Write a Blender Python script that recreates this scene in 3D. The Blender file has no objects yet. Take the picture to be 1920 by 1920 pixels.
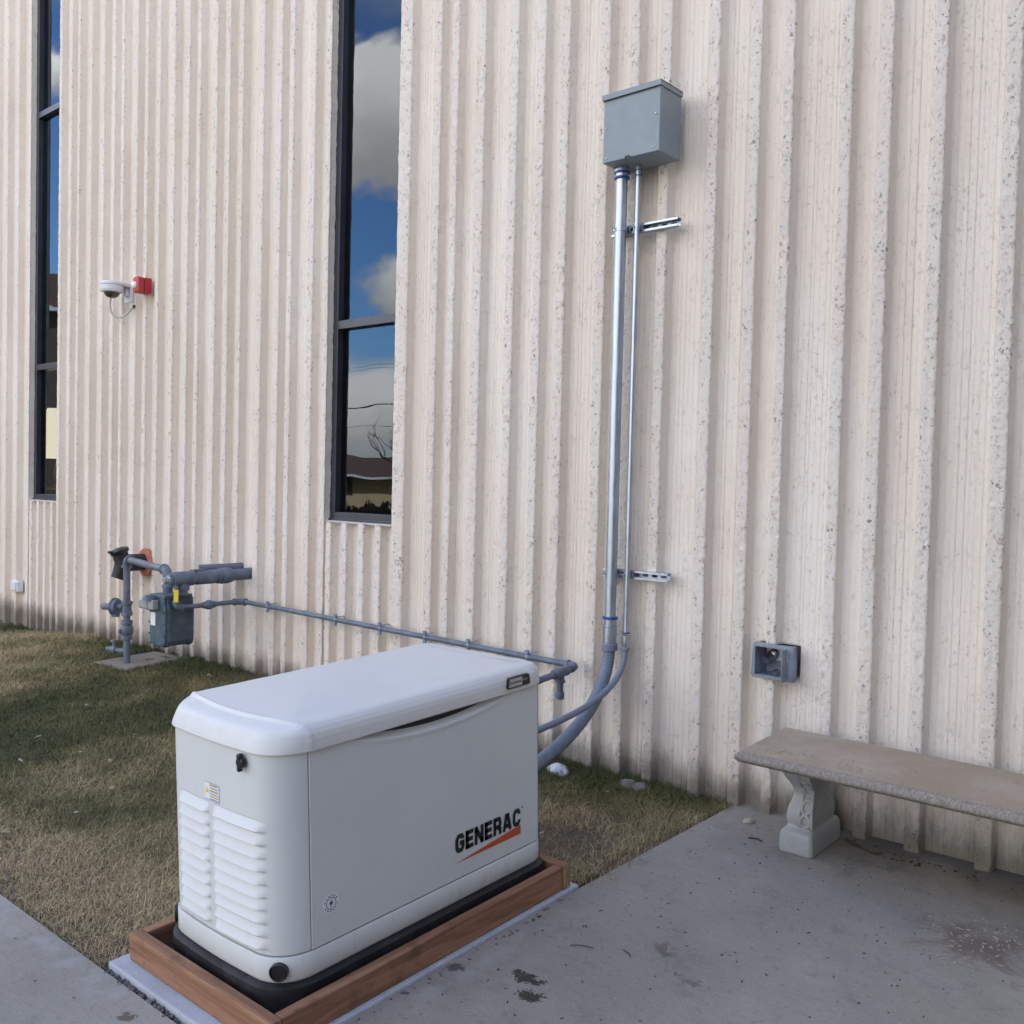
import bpy, bmesh, math, random
import numpy as np
from mathutils import Vector, Matrix
random.seed(7)
rng = np.random.default_rng(11)
S = bpy.context.scene
COL = S.collection
rad = math.radians

# ---------------------------------------------------------------- camera
Z0 = 1.502                                   # eye height above the foot of the wall
cam_d = bpy.data.cameras.new("camera")
cam = bpy.data.objects.new("camera", cam_d); COL.objects.link(cam)
Rr = Vector((0.75739344, 0.65252419, 0.02381938))
Rd = Vector((0.03896207, -0.00874946, -0.99920238))
Rf = Vector((-0.65179532, 0.75771738, -0.03205047))
M = Matrix((Rr, -Rd, -Rf)).transposed().to_4x4()
M.translation = Vector((0, -4.0, Z0))
cam.matrix_world = M
cam_d.sensor_width = 36; cam_d.lens = 36 * 1790 / 1920
cam_d.clip_start = 0.05; cam_d.clip_end = 2000
S.camera = cam

# ---------------------------------------------------------------- light
SUN_EL, SUN_AZ = rad(38), rad(12)            # behind the building: the yard lies in its shade
SKY_STRENGTH = 0.13
sun_d = bpy.data.lights.new("sun", 'SUN'); sun_d.energy = 3.2; sun_d.angle = rad(0.5); sun_d.color = (1, 0.95, 0.88)
sun = bpy.data.objects.new("sun", sun_d); COL.objects.link(sun)
sv = Vector((math.sin(SUN_AZ) * math.cos(SUN_EL), math.cos(SUN_AZ) * math.cos(SUN_EL), math.sin(SUN_EL)))
sun.rotation_euler = sv.to_track_quat('Z', 'Y').to_euler()
sun.location = sv * 60
vs = S.view_settings
vs.view_transform = 'Standard'; vs.look = 'None'; vs.gamma = 1.0; vs.use_curve_mapping = False
vs.exposure = 2.2
S.cycles.max_bounces = 6; S.cycles.diffuse_bounces = 3; S.cycles.glossy_bounces = 3
S.cycles.transparent_max_bounces = 8

# ---------------------------------------------------------------- node helpers
class NT:
    def __init__(s, nt):
        s.nt = nt; s.n = nt.nodes; s.l = nt.links
    def new(s, t, **k):
        x = s.n.new(t)
        for a, b in k.items(): setattr(x, a, b)
        return x
    def put(s, node, i, v):
        if v is None: return
        if hasattr(v, 'links'): s.l.new(v, node.inputs[i])
        else: node.inputs[i].default_value = v
    def math(s, op, a, b=None, c=None, clamp=False):
        x = s.new('ShaderNodeMath', operation=op, use_clamp=clamp)
        s.put(x, 0, a); s.put(x, 1, b); s.put(x, 2, c)
        return x.outputs[0]
    def vmath(s, op, a, b=None, out=0):
        x = s.new('ShaderNodeVectorMath', operation=op)
        s.put(x, 0, a); s.put(x, 1, b)
        return x.outputs[out]
    def mix(s, f, a, b, mode='MIX'):
        x = s.new('ShaderNodeMix', data_type='RGBA', blend_type=mode, clamp_factor=True)
        s.put(x, 0, f); s.put(x, 6, a); s.put(x, 7, b)
        return x.outputs[2]
    def noise(s, vec, scale, detail=4, rough=.55, dist=0., out=0):
        x = s.new('ShaderNodeTexNoise')
        s.put(x, 'Vector', vec)
        x.inputs['Scale'].default_value = scale; x.inputs['Detail'].default_value = detail
        x.inputs['Roughness'].default_value = rough; x.inputs['Distortion'].default_value = dist
        return x.outputs[out]
    def ramp(s, f, lo, hi, a=0., b=1., smooth=True):
        x = s.new('ShaderNodeMapRange', interpolation_type='SMOOTHSTEP' if smooth else 'LINEAR')
        s.put(x, 0, f); x.inputs[1].default_value = lo; x.inputs[2].default_value = hi
        x.inputs[3].default_value = a; x.inputs[4].default_value = b
        return x.outputs[0]
    def coord(s, which='Object'):
        return s.new('ShaderNodeTexCoord').outputs[which]
    def mapping(s, v, scale=(1, 1, 1), loc=(0, 0, 0), rot=(0, 0, 0)):
        x = s.new('ShaderNodeMapping')
        s.put(x, 0, v); x.inputs[1].default_value = loc; x.inputs[2].default_value = rot; x.inputs[3].default_value = scale
        return x.outputs[0]
    def sep(s, v):
        x = s.new('ShaderNodeSeparateXYZ'); s.put(x, 0, v); return x.outputs
    def bump(s, h, strength=.3, dist=.01, normal=None):
        x = s.new('ShaderNodeBump'); s.put(x, 'Height', h)
        x.inputs['Strength'].default_value = strength; x.inputs['Distance'].default_value = dist
        if normal is not None: s.put(x, 'Normal', normal)
        return x.outputs[0]

def rgba(c): return (c[0], c[1], c[2], 1.)
MATS = {}
def material(name, color=(.5, .5, .5), rough=.5, metal=0., spec=.5, fn=None):
    m = bpy.data.materials.new(name); m.use_nodes = True
    t = NT(m.node_tree); b = m.node_tree.nodes['Principled BSDF']
    b.inputs['Base Color'].default_value = rgba(color); b.inputs['Roughness'].default_value = rough
    b.inputs['Metallic'].default_value = metal; b.inputs['Specular IOR Level'].default_value = spec
    if fn: fn(t, b)
    MATS[name] = m
    return m

# ---------------------------------------------------------------- world: sky with clouds
w = bpy.data.worlds.new("World"); S.world = w; w.use_nodes = True
T = NT(w.node_tree)
for n_ in list(T.n): T.n.remove(n_)
out = T.new('ShaderNodeOutputWorld'); bg = T.new('ShaderNodeBackground')
sky = T.new('ShaderNodeTexSky', sky_type='NISHITA', sun_disc=False)
sky.sun_elevation = SUN_EL; sky.sun_rotation = SUN_AZ; sky.air_density = 1.0; sky.dust_density = .4; sky.ozone_density = 1.0
D = T.coord('Generated')
def ddir(az, el):
    a, e = rad(az), rad(el)
    return Vector((math.sin(a) * math.cos(e), -math.cos(a) * math.cos(e), math.sin(e)))
warp = T.vmath('SUBTRACT', T.noise(D, 11., 7, .66, out=1), (.5, .5, .5))
Dw = T.vmath('ADD', D, T.vmath('MULTIPLY', warp, (.085, .085, .06)))
def blob(az, el, ha, hv, soft=.35):
    c = ddir(az, el); eh = Vector((math.cos(rad(az)), math.sin(rad(az)), 0)); ev = eh.cross(c) * -1
    df = T.vmath('SUBTRACT', Dw, tuple(c))
    a = T.math('DIVIDE', T.vmath('DOT_PRODUCT', df, tuple(eh), out=1), rad(ha))
    b = T.math('DIVIDE', T.vmath('DOT_PRODUCT', df, tuple(ev), out=1), rad(hv))
    r = T.math('SQRT', T.math('ADD', T.math('MULTIPLY', a, a), T.math('MULTIPLY', b, b)))
    front = T.math('GREATER_THAN', T.vmath('DOT_PRODUCT', D, tuple(c), out=1), 0.)
    return T.math('MULTIPLY', T.ramp(r, 1 - soft * .7, 1 + soft * .3, 1., 0.), front), b
clouds = [blob(-49.5, 20.3, 9, 4.0, .3), blob(-44.5, 11.2, 5.4, 2.2, .4), blob(-50, 3.8, 40, 3.4, .8),
          blob(-62.0, 12.6, 4.6, 2.2, .4), blob(-66, 20.2, 6, 1.1, .9), blob(-30, 33, 13, 6, .4)]
mask = None; shade = None
for mk, bb in clouds:
    sh = T.math('MULTIPLY', mk, T.ramp(bb, -1., 1.))
    mask = mk if mask is None else T.math('MAXIMUM', mask, mk)
    shade = sh if shade is None else T.math('MAXIMUM', shade, sh)
clear, _ = blob(-56, 15, 19, 14, .4)
zc = T.sep(D)[2]
gen = T.noise(T.mapping(Dw, (1, 1, 2.2)), 2.6, 7, .6)
gmask = T.math('MULTIPLY', T.math('MULTIPLY', T.ramp(gen, .40, .52), T.ramp(zc, .45, .80, 1., .15)), T.math('SUBTRACT', 1., clear))
mask2 = T.math('MAXIMUM', mask, gmask)
ctone = T.math('ADD', T.math('MULTIPLY', shade, .75), T.math('MULTIPLY', T.noise(D, 16., 5, .6), .35))
ccol = T.mix(ctone, (3.4, 3.2, 3.0, 1), (11.8, 10.6, 9.3, 1))
skyc = T.mix(1., sky.outputs[0], (.52, .76, 1.0, 1), 'MULTIPLY')
fin = T.mix(mask2, skyc, ccol)
T.l.new(fin, bg.inputs[0]); bg.inputs[1].default_value = SKY_STRENGTH
T.l.new(bg.outputs[0], out.inputs[0])

# ---------------------------------------------------------------- mesh helpers
TH = math.atan(.042)                         # the ground drains away from the wall
GM = Matrix.Rotation(TH, 4, 'X')
def G(u, v, h=0.): return GM @ Vector((u, v, h))

class MB:
    def __init__(s): s.v = []; s.f = []; s.sm = []
    def add(s, vs_, fs, smooth=False):
        o = len(s.v); s.v += [tuple(x) for x in vs_]
        for f in fs: s.f.append(tuple(i + o for i in f)); s.sm.append(smooth)
        return s
    def box(s, a, b, M=None):
        x0, y0, z0 = a; x1, y1, z1 = b
        v = [(x0, y0, z0), (x1, y0, z0), (x1, y1, z0), (x0, y1, z0), (x0, y0, z1), (x1, y0, z1), (x1, y1, z1), (x0, y1, z1)]
        if M is not None: v = [M @ Vector(p) for p in v]
        return s.add(v, [(0, 3, 2, 1), (4, 5, 6, 7), (0, 1, 5, 4), (1, 2, 6, 5), (2, 3, 7, 6), (3, 0, 4, 7)])
    def tube(s, pts, r, seg=16, cap=True, smooth=True):
        pts = [Vector(p) for p in pts]; n = len(pts)
        rs = r if isinstance(r, (list, tuple)) else [r] * n
        tang = []
        for i in range(n):
            a = pts[max(0, i - 1)]; b = pts[min(n - 1, i + 1)]
            d = b - a
            tang.append(d.normalized() if d.length > 1e-9 else None)
        for i in range(n):
            if tang[i] is None: tang[i] = tang[i - 1] if i else tang[i + 1]
        t0 = tang[0]; ref = Vector((0, 0, 1)) if abs(t0.z) < .9 else Vector((1, 0, 0))
        nx = (ref - t0 * ref.dot(t0)).normalized(); rings = []
        for i in range(n):
            t = tang[i]; nx = (nx - t * nx.dot(t)).normalized(); ny = t.cross(nx)
            rings.append([pts[i] + (nx * math.cos(2 * math.pi * k / seg) + ny * math.sin(2 * math.pi * k / seg)) * rs[i] for k in range(seg)])
        v = [p for R in rings for p in R]; f = []
        for i in range(n - 1):
            for k in range(seg):
                k2 = (k + 1) % seg
                f.append((i * seg + k, i * seg + k2, (i + 1) * seg + k2, (i + 1) * seg + k))
        s.add(v, f, smooth)
        if cap:
            s.add(rings[0], [tuple(reversed(range(seg)))]); s.add(rings[-1], [tuple(range(seg))])
        return s
    def lathe(s, p0, axis, prof, seg=24, cap=True):
        """prof: (distance along axis, radius); sharp rings get doubled by tube's per-section radius"""
        p0 = Vector(p0); ax = Vector(axis).normalized()
        return s.rings(p0, ax, prof, seg, cap)
    def rings(s, p0, t, prof, seg, cap):
        ref = Vector((0, 0, 1)) if abs(t.z) < .9 else Vector((1, 0, 0))
        nx = (ref - t * ref.dot(t)).normalized(); ny = t.cross(nx); R = []
        for d, r in prof:
            R.append([p0 + t * d + (nx * math.cos(2 * math.pi * k / seg) + ny * math.sin(2 * math.pi * k / seg)) * r for k in range(seg)])
        for i in range(len(R) - 1):
            s.add(R[i] + R[i + 1], [(k, (k + 1) % seg, seg + (k + 1) % seg, seg + k) for k in range(seg)], True)
        if cap:
            s.add(R[0], [tuple(reversed(range(seg)))]); s.add(R[-1], [tuple(range(seg))])
        return s
    def prism(s, poly, y0, y1, M=None):
        """poly of (x,z) extruded along y"""
        n = len(poly); v = [(x, y0, z) for x, z in poly] + [(x, y1, z) for x, z in poly]
        if M is not None: v = [M @ Vector(p) for p in v]
        return s.add(v, [tuple(range(n)), tuple(reversed(range(n, 2 * n)))] + [(i, n + i, n + (i + 1) % n, (i + 1) % n) for i in range(n)])
    def grid(s, rows, closed=False, smooth=True):
        n = len(rows[0]); v = [p for r in rows for p in r]; f = []
        for i in range(len(rows) - 1):
            for k in range(n if closed else n - 1):
                k2 = (k + 1) % n
                f.append((i * n + k, i * n + k2, (i + 1) * n + k2, (i + 1) * n + k))
        return s.add(v, f, smooth)
    def build(s, name, m, parent=None, bevel=0., loc=None, fix=True, seg=2, ang=40):
        me = bpy.data.meshes.new(name)
        off = Vector(loc) if loc is not None else (Vector(parent['o']) if parent is not None and 'o' in parent else Vector((0, 0, 0)))
        me.from_pydata([tuple(Vector(p) - off) for p in s.v], [], s.f); me.update()
        me.polygons.foreach_set('use_smooth', s.sm)
        if fix:
            bm = bmesh.new(); bm.from_mesh(me)
            bmesh.ops.remove_doubles(bm, verts=bm.verts, dist=1e-5)
            bmesh.ops.recalc_face_normals(bm, faces=bm.faces)
            lim = rad(ang)
            for e in bm.edges:
                if len(e.link_faces) == 2 and e.calc_face_angle(0) > lim: e.smooth = False
            bm.to_mesh(me); bm.free()
        if m is not None: me.materials.append(MATS[m])
        o = bpy.data.objects.new(name, me); COL.objects.link(o)
        if parent is not None: o.parent = parent
        elif loc is not None: o.location = loc
        if bevel > 0:
            b = o.modifiers.new('bevel', 'BEVEL'); b.width = bevel; b.segments = seg; b.limit_method = 'ANGLE'; b.angle_limit = rad(35)
            b.harden_normals = False
        return o

def tag(o, label, cat, group=None, kind=None):
    if label: o['label'] = label
    if cat: o['category'] = cat
    if group: o['group'] = group
    if kind: o['kind'] = kind
    return o
def thing(name, label, cat, loc=(0, 0, 0), group=None):
    """world-aligned thing; its parts are given in world coordinates"""
    o = bpy.data.objects.new(name, None); COL.objects.link(o); o.location = loc; o['o'] = tuple(loc)
    o.empty_display_size = .1
    return tag(o, label, cat, group)
def gthing(name, label, cat, u, v, h, rz=0., group=None):
    """thing that stands on the sloping ground; its parts are given in its own axes"""
    o = bpy.data.objects.new(name, None); COL.objects.link(o)
    o.matrix_world = Matrix.Translation(G(u, v, h)) @ GM @ Matrix.Rotation(rz, 4, 'Z'); o['o'] = (0., 0., 0.)
    o.empty_display_size = .1
    return tag(o, label, cat, group)
def sub(o, parent):
    """make o a sub-part of the part parent (both are in the same axes)"""
    o.parent = parent; return o

def big_mesh(name, V, F, m, smooth=True, attr=None, parent=None):
    """V (n,3), F (k,4) numpy arrays; fast path"""
    me = bpy.data.meshes.new(name); n, k = len(V), len(F); c = F.shape[1]
    me.vertices.add(n); me.vertices.foreach_set('co', np.ascontiguousarray(V, dtype=np.float32).ravel())
    me.loops.add(k * c); me.loops.foreach_set('vertex_index', np.ascontiguousarray(F, dtype=np.int32).ravel())
    me.polygons.add(k); me.polygons.foreach_set('loop_start', np.arange(0, k * c, c, dtype=np.int32))
    me.polygons.foreach_set('loop_total', np.full(k, c, dtype=np.int32))
    me.update(calc_edges=True)
    me.polygons.foreach_set('use_smooth', np.full(k, smooth, dtype=bool))
    if attr is not None:
        for an, av in attr.items():
            a = me.attributes.new(an, 'FLOAT', 'POINT'); a.data.foreach_set('value', av.astype(np.float32))
    me.validate()
    me.materials.append(MATS[m])
    o = bpy.data.objects.new(name, me); COL.objects.link(o)
    if parent is not None: o.parent = parent
    return o

def vnoise(x, y, seed=0):
    """value noise on numpy arrays, 0..1"""
    xi = np.floor(x).astype(np.int64); yi = np.floor(y).astype(np.int64)
    fx = x - xi; fy = y - yi; fx = fx * fx * (3 - 2 * fx); fy = fy * fy * (3 - 2 * fy)
    def h(a, b):
        n = (a * 374761393 + b * 668265263 + seed * 982451653) & 0x7fffffff
        n = ((n ^ (n >> 13)) * 1274126177) & 0x7fffffff
        return ((n ^ (n >> 16)) & 0xffff) / 65535.
    return (h(xi, yi) * (1 - fx) + h(xi + 1, yi) * fx) * (1 - fy) + (h(xi, yi + 1) * (1 - fx) + h(xi + 1, yi + 1) * fx) * fy
def fbm(x, y, seed=0, oct=4):
    s = 0; a = .5; t = 0
    for i in range(oct):
        s = s + a * vnoise(x * 2 ** i, y * 2 ** i, seed + i * 17); t += a; a *= .5
    return s / t

# ---------------------------------------------------------------- materials
def m_wall(t, b):
    P = t.coord('Object'); x, y, z = t.sep(P)
    big = t.noise(t.mapping(P, (1.2, 1, .5)), 1.3, 5, .6)
    streak = t.noise(t.mapping(P, (26, 4, .55)), 1., 4, .6)
    c = t.mix(t.ramp(big, .35, .68), (.795, .705, .605, 1), (.845, .772, .688, 1))
    c = t.mix(t.math('MULTIPLY', t.ramp(streak, .5, .75), .30), c, (.72, .60, .50, 1))
    # small broken pits in the cast face, their inner shade painted as dark colour
    rough_ = t.ramp(y, .006, .020, 1., 0.)             # the split rib faces are more broken than the recesses, and the light on them is painted in as a paler tone
    c = t.mix(t.math('MULTIPLY', rough_, .18), c, t.mix(t.ramp(big, .35, .68), (.82, .765, .69, 1), (.84, .795, .73, 1)))
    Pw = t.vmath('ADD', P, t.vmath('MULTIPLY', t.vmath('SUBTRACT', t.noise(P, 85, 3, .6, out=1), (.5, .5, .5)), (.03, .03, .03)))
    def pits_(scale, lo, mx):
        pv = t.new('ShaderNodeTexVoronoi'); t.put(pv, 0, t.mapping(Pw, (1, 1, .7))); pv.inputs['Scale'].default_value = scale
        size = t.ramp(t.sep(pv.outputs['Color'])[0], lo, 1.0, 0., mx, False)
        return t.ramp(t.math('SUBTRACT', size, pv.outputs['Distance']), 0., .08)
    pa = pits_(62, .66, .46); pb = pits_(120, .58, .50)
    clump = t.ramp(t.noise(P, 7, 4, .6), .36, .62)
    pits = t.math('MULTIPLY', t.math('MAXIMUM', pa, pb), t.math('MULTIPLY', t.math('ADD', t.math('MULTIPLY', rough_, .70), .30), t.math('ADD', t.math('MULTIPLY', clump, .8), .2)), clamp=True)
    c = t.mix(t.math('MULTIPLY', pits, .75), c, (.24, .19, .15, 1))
    # splashed soil at the foot
    foot = t.math('MULTIPLY', t.ramp(t.math('ADD', z, t.math('MULTIPLY', t.noise(t.mapping(P, (9, 9, 4)), 1., 5, .65), -.24)), -.07, .12, 1., 0.), .85)
    c = t.mix(foot, c, (.17, .145, .115, 1))
    t.l.new(c, b.inputs['Base Color'])
    f1 = t.noise(P, 130, 4, .7); f2 = t.noise(t.mapping(P, (1, 1, .6)), 45, 4, .65)
    f2b = t.noise(Pw, 115, 3, .65)
    h = t.math('ADD', t.math('MULTIPLY', f1, .25), t.math('MULTIPLY', t.math('ADD', f2, f2b), t.math('ADD', t.math('MULTIPLY', rough_, .5), .75)))
    h = t.math('SUBTRACT', h, t.math('MULTIPLY', pits, 1.6))
    t.l.new(t.bump(h, .85, .006), b.inputs['Normal'])
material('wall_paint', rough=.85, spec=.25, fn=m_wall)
material('blocker_paint', (.20, .21, .22), .9)
material('roof_metal', (.25, .24, .23), .5)
material('room_paint', (.50, .40, .28), .9)
material('room_dark', (.03, .03, .032), .9)

def m_frame(t, b):
    P = t.coord('Object')
    n = t.noise(t.mapping(P, (3, 3, 1)), 6, 4)
    t.l.new(t.mix(t.ramp(n, .3, .7), (.022, .024, .032, 1), (.034, .037, .05, 1)), b.inputs['Base Color'])
material('window_frame', rough=.38, spec=.6, fn=m_frame)
def m_glass(t, b):
    t.n.remove(b)
    P = t.coord('Object')
    wv = t.noise(t.mapping(P, (.8, .8, 2.4)), 1.6, 2, .4)
    nn = t.bump(wv, .12, .012)
    g = t.new('ShaderNodeBsdfGlossy'); g.inputs['Color'].default_value = (.50, .58, .68, 1); g.inputs['Roughness'].default_value = .0
    t.l.new(nn, g.inputs['Normal'])
    tr = t.new('ShaderNodeBsdfTransparent'); tr.inputs[0].default_value = (.66, .67, .66, 1)
    fr = t.new('ShaderNodeFresnel'); fr.inputs[0].default_value = 1.72
    mx = t.new('ShaderNodeMixShader'); t.put(mx, 0, t.math('MULTIPLY', t.math('ADD', fr.outputs[0], .03, clamp=True), t.math('SUBTRACT', 1., t.new('ShaderNodeNewGeometry').outputs['Backfacing']))); t.l.new(tr.outputs[0], mx.inputs[1]); t.l.new(g.outputs[0], mx.inputs[2])
    t.l.new(mx.outputs[0], t.n['Material Output'].inputs[0])
material('window_glass', fn=m_glass)

def m_concrete(base, dirt, var=.5):
    def fn(t, b):
        P = t.coord('Object'); x, y, z = t.sep(P)
        n1 = t.noise(P, 1.1, 5, .6); n2 = t.noise(P, 7, 6, .65); n3 = t.noise(P, 140, 3, .7); n4 = t.noise(P, 38, 4, .6)
        c = t.mix(t.ramp(n1, .3, .72), rgba([q * .84 for q in base]), rgba([q * 1.16 for q in base]))
        n5 = t.noise(t.mapping(P, (1, 6, 1), rot=(0, 0, .35)), 16, 5, .7); c = t.mix(t.math('MULTIPLY', t.ramp(n5, .45, .7), .28), c, rgba([q * .62 for q in base]))
        c = t.mix(t.math('MULTIPLY', t.ramp(n2, .52, .75), var), c, rgba(dirt))
        c = t.mix(t.math('MULTIPLY', t.ramp(n3, .54, .70), .5), c, rgba([q * 1.5 for q in base]))
        c = t.mix(t.math('MULTIPLY', t.ramp(n4, .58, .72), .5), c, rgba([q * .55 for q in base]))
        # dark specks
        v = t.new('ShaderNodeTexVoronoi'); t.put(v, 0, P); v.inputs['Scale'].default_value = 22
        rn = t.sep(v.outputs['Color'])[0]
        sp = t.math('MULTIPLY', t.math('LESS_THAN', v.outputs['Distance'], t.ramp(rn, .72, 1., 0., .11, False)), .8)
        c = t.mix(sp, c, (.035, .03, .025, 1))
        if base == SLAB:
            def spot(u, v_, ru, rv, thr, sc, col, k, cc, rot=0., soft=.12):
                q = t.mapping(t.vmath('SUBTRACT', P, (u, v_, 0)), (1 / ru, 1 / rv, 0), rot=(0, 0, rot))
                r = t.vmath('LENGTH', q, out=1)
                e = t.math('ADD', r, t.math('MULTIPLY', t.math('SUBTRACT', t.noise(P, sc, 7, .75, 1.6), .5), 3.2))
                return t.mix(t.math('MULTIPLY', t.ramp(e, thr - soft, thr + soft * .4, 1., 0.), k), cc, col)
            c = spot(-1.84, -1.735, .085, .05, .62, 17, (.035, .03, .02, 1), .92, c)
            c = spot(-1.775, -1.80, .06, .05, .62, 19, (.035, .03, .02, 1), .92, c)
            c = spot(-1.62, -1.31, .10, .10, .40, 13, (.11, .088, .065, 1), .7, c, 0., .35)
            c = spot(-1.45, -1.42, .11, .05, .35, 16, (.06, .05, .04, 1), .7, c, 0., .3)
            c = spot(-2.60, -2.637, .05, .04, .5, 12, (.09, .06, .04, 1), .8, c)
            c = spot(-.80, -.60, .30, .22, .75, 5, (.135, .092, .066, 1), .75, c, 0., .7)
            c = spot(-2.06, -1.82, .05, .05, .5, 12, (.05, .045, .04, 1), .8, c)
            # darker band along the wall under the bench
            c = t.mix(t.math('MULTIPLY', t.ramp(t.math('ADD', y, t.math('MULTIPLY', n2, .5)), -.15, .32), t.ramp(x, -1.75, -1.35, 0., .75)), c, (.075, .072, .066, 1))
            # pale new-mortar wash beside the gravel gap
            ex = t.math('ABSOLUTE', t.math('ADD', y, 2.62)); 
            c = t.mix(t.math('MULTIPLY', t.math('MULTIPLY', t.ramp(ex, 0., .09, 1., 0.), t.ramp(x, -2.0, -2.1)), t.ramp(t.noise(P, 11, 5), .42, .65, 0., .3)), c, (.42, .42, .43, 1))
            ey = t.math('ABSOLUTE', t.math('ADD', x, 2.02))
            c = t.mix(t.math('MULTIPLY', t.math('MULTIPLY', t.ramp(ey, 0., .07, 1., 0.), t.ramp(y, -1.15, -1.3)), t.ramp(t.noise(P, 11, 5), .42, .65, 0., .3)), c, (.42, .42, .43, 1))
        t.l.new(c, b.inputs['Base Color'])
        h = t.math('ADD', t.math('MULTIPLY', n3, .5), t.math('ADD', t.math('MULTIPLY', n4, .6), n2))
        t.l.new(t.bump(h, .35, .006), b.inputs['Normal'])
    return fn
SLAB = (.288, .260, .222)
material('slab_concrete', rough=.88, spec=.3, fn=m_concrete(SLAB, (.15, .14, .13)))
material('new_concrete', rough=.9, spec=.3, fn=m_concrete((.40, .415, .45), (.24, .25, .27)))
material('old_concrete', rough=.9, spec=.3, fn=m_concrete((.22, .195, .165), (.15, .13, .11)))

def m_bench(top):
    def fn(t, b):
        P = t.coord('Object')
        n1 = t.noise(P, 3, 5, .6); n2 = t.noise(P, 28, 5, .65); n3 = t.noise(P, 210, 3, .7)
        if top:
            c = t.mix(t.ramp(n1, .32, .7), (.30, .232, .165, 1), (.39, .322, .242, 1))
            c = t.mix(t.math('MULTIPLY', t.ramp(n3, .48, .64), .7), c, (.46, .40, .32, 1))
            c = t.mix(t.math('MULTIPLY', t.ramp(n2, .58, .75), .5), c, (.16, .13, .105, 1))
        else:
            c = t.mix(t.ramp(n1, .3, .7), (.33, .34, .33, 1), (.43, .44, .43, 1))
            c = t.mix(t.math('MULTIPLY', t.ramp(n2, .55, .75), .55), c, (.22, .21, .18, 1))
        t.l.new(c, b.inputs['Base Color'])
        h = t.math('ADD', t.math('MULTIPLY', n3, .6), n2)
        t.l.new(t.bump(h, .45, .005), b.inputs['Normal'])
    return fn
material('bench_top', rough=.9, spec=.25, fn=m_bench(True))
material('bench_leg', rough=.8, spec=.3, fn=m_bench(False))
def m_edge(t, b):
    P = t.coord('Object')
    n2 = t.noise(P, 55, 5, .7); n3 = t.noise(t.mapping(P, (1, 1, .35)), 120, 4, .7)
    c = t.mix(t.ramp(n3, .35, .68), (.24, .205, .175, 1), (.38, .34, .295, 1))
    t.l.new(c, b.inputs['Base Color'])
    t.l.new(t.bump(t.math('ADD', n3, n2), .9, .008), b.inputs['Normal'])
material('bench_edge', rough=.9, spec=.25, fn=m_edge)

def m_soil(t, b):
    P = t.coord('Object')
    n1 = t.noise(P, 2.2, 5, .6); n2 = t.noise(P, 24, 6, .7); n3 = t.noise(P, 110, 4, .7)
    c = t.mix(t.ramp(n1, .35, .65), (.12, .092, .062, 1), (.185, .145, .10, 1))
    c = t.mix(t.math('MULTIPLY', t.ramp(n2, .5, .7), .6), c, (.05, .04, .03, 1))
    c = t.mix(t.math('MULTIPLY', t.ramp(n3, .6, .75), .6), c, (.22, .19, .15, 1))
    t.l.new(c, b.inputs['Base Color'])
    t.l.new(t.bump(t.math('ADD', n2, t.math('MULTIPLY', n3, .6)), .8, .015), b.inputs['Normal'])
material('soil', rough=.95, spec=.15, fn=m_soil)
def m_ground(t, b):
    P = t.coord('Object')
    n1 = t.noise(P, .25, 6, .6); n2 = t.noise(P, 9, 5, .7)
    c = t.mix(t.ramp(n1, .4, .6), (.11, .10, .055, 1), (.20, .165, .10, 1))
    c = t.mix(t.math('MULTIPLY', n2, .5), c, (.06, .06, .03, 1))
    t.l.new(c, b.inputs['Base Color'])
material('far_lawn', rough=.95, spec=.1, fn=m_ground)
def m_asphalt(t, b):
    P = t.coord('Object'); n = t.noise(P, 3, 5)
    t.l.new(t.mix(n, (.04, .04, .042, 1), (.065, .064, .062, 1)), b.inputs['Base Color'])
material('asphalt', rough=.9, fn=m_asphalt)
def m_grass(t, b):
    a = t.new('ShaderNodeAttribute', attribute_name='tone').outputs['Fac']
    r = t.new('ShaderNodeAttribute', attribute_name='rnd').outputs['Fac']
    c = t.mix(t.ramp(a, .0, .5, smooth=False), (.082, .096, .032, 1), (.225, .203, .078, 1))
    c = t.mix(t.ramp(a, .5, 1., smooth=False), c, (.58, .45, .25, 1))
    c = t.mix(t.math('MULTIPLY', r, .75), c, t.mix(1., c, (.35, .36, .34, 1), 'MULTIPLY'))
    t.l.new(c, b.inputs['Base Color'])
material('grass_blades', rough=.7, spec=.25, fn=m_grass)

def m_cream(t, b):
    P = t.coord('Object')
    n = t.noise(P, 420, 3, .6); n1 = t.noise(P, 2.5, 5, .6)
    c = t.mix(t.ramp(n1, .3, .7), (.585, .60, .585, 1), (.62, .635, .62, 1))
    x, y, z = t.sep(P)
    sp = t.math('MULTIPLY', t.ramp(z, .13, .34, 1., 0.), t.ramp(t.noise(t.mapping(P, (1, 1, .5)), 26, 6, .75), .52, .74))
    c = t.mix(t.math('MULTIPLY', sp, .35), c, (.33, .30, .25, 1))
    st_ = t.math('MULTIPLY', t.ramp(t.noise(t.mapping(P, (30, 30, .8)), 1.2, 5, .6), .56, .78), .10)
    c = t.mix(st_, c, (.45, .44, .41, 1))
    t.l.new(c, b.inputs['Base Color'])
    t.l.new(t.bump(n, .08, .001), b.inputs['Normal'])
material('cream_enamel', rough=.42, spec=.45, fn=m_cream)
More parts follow.
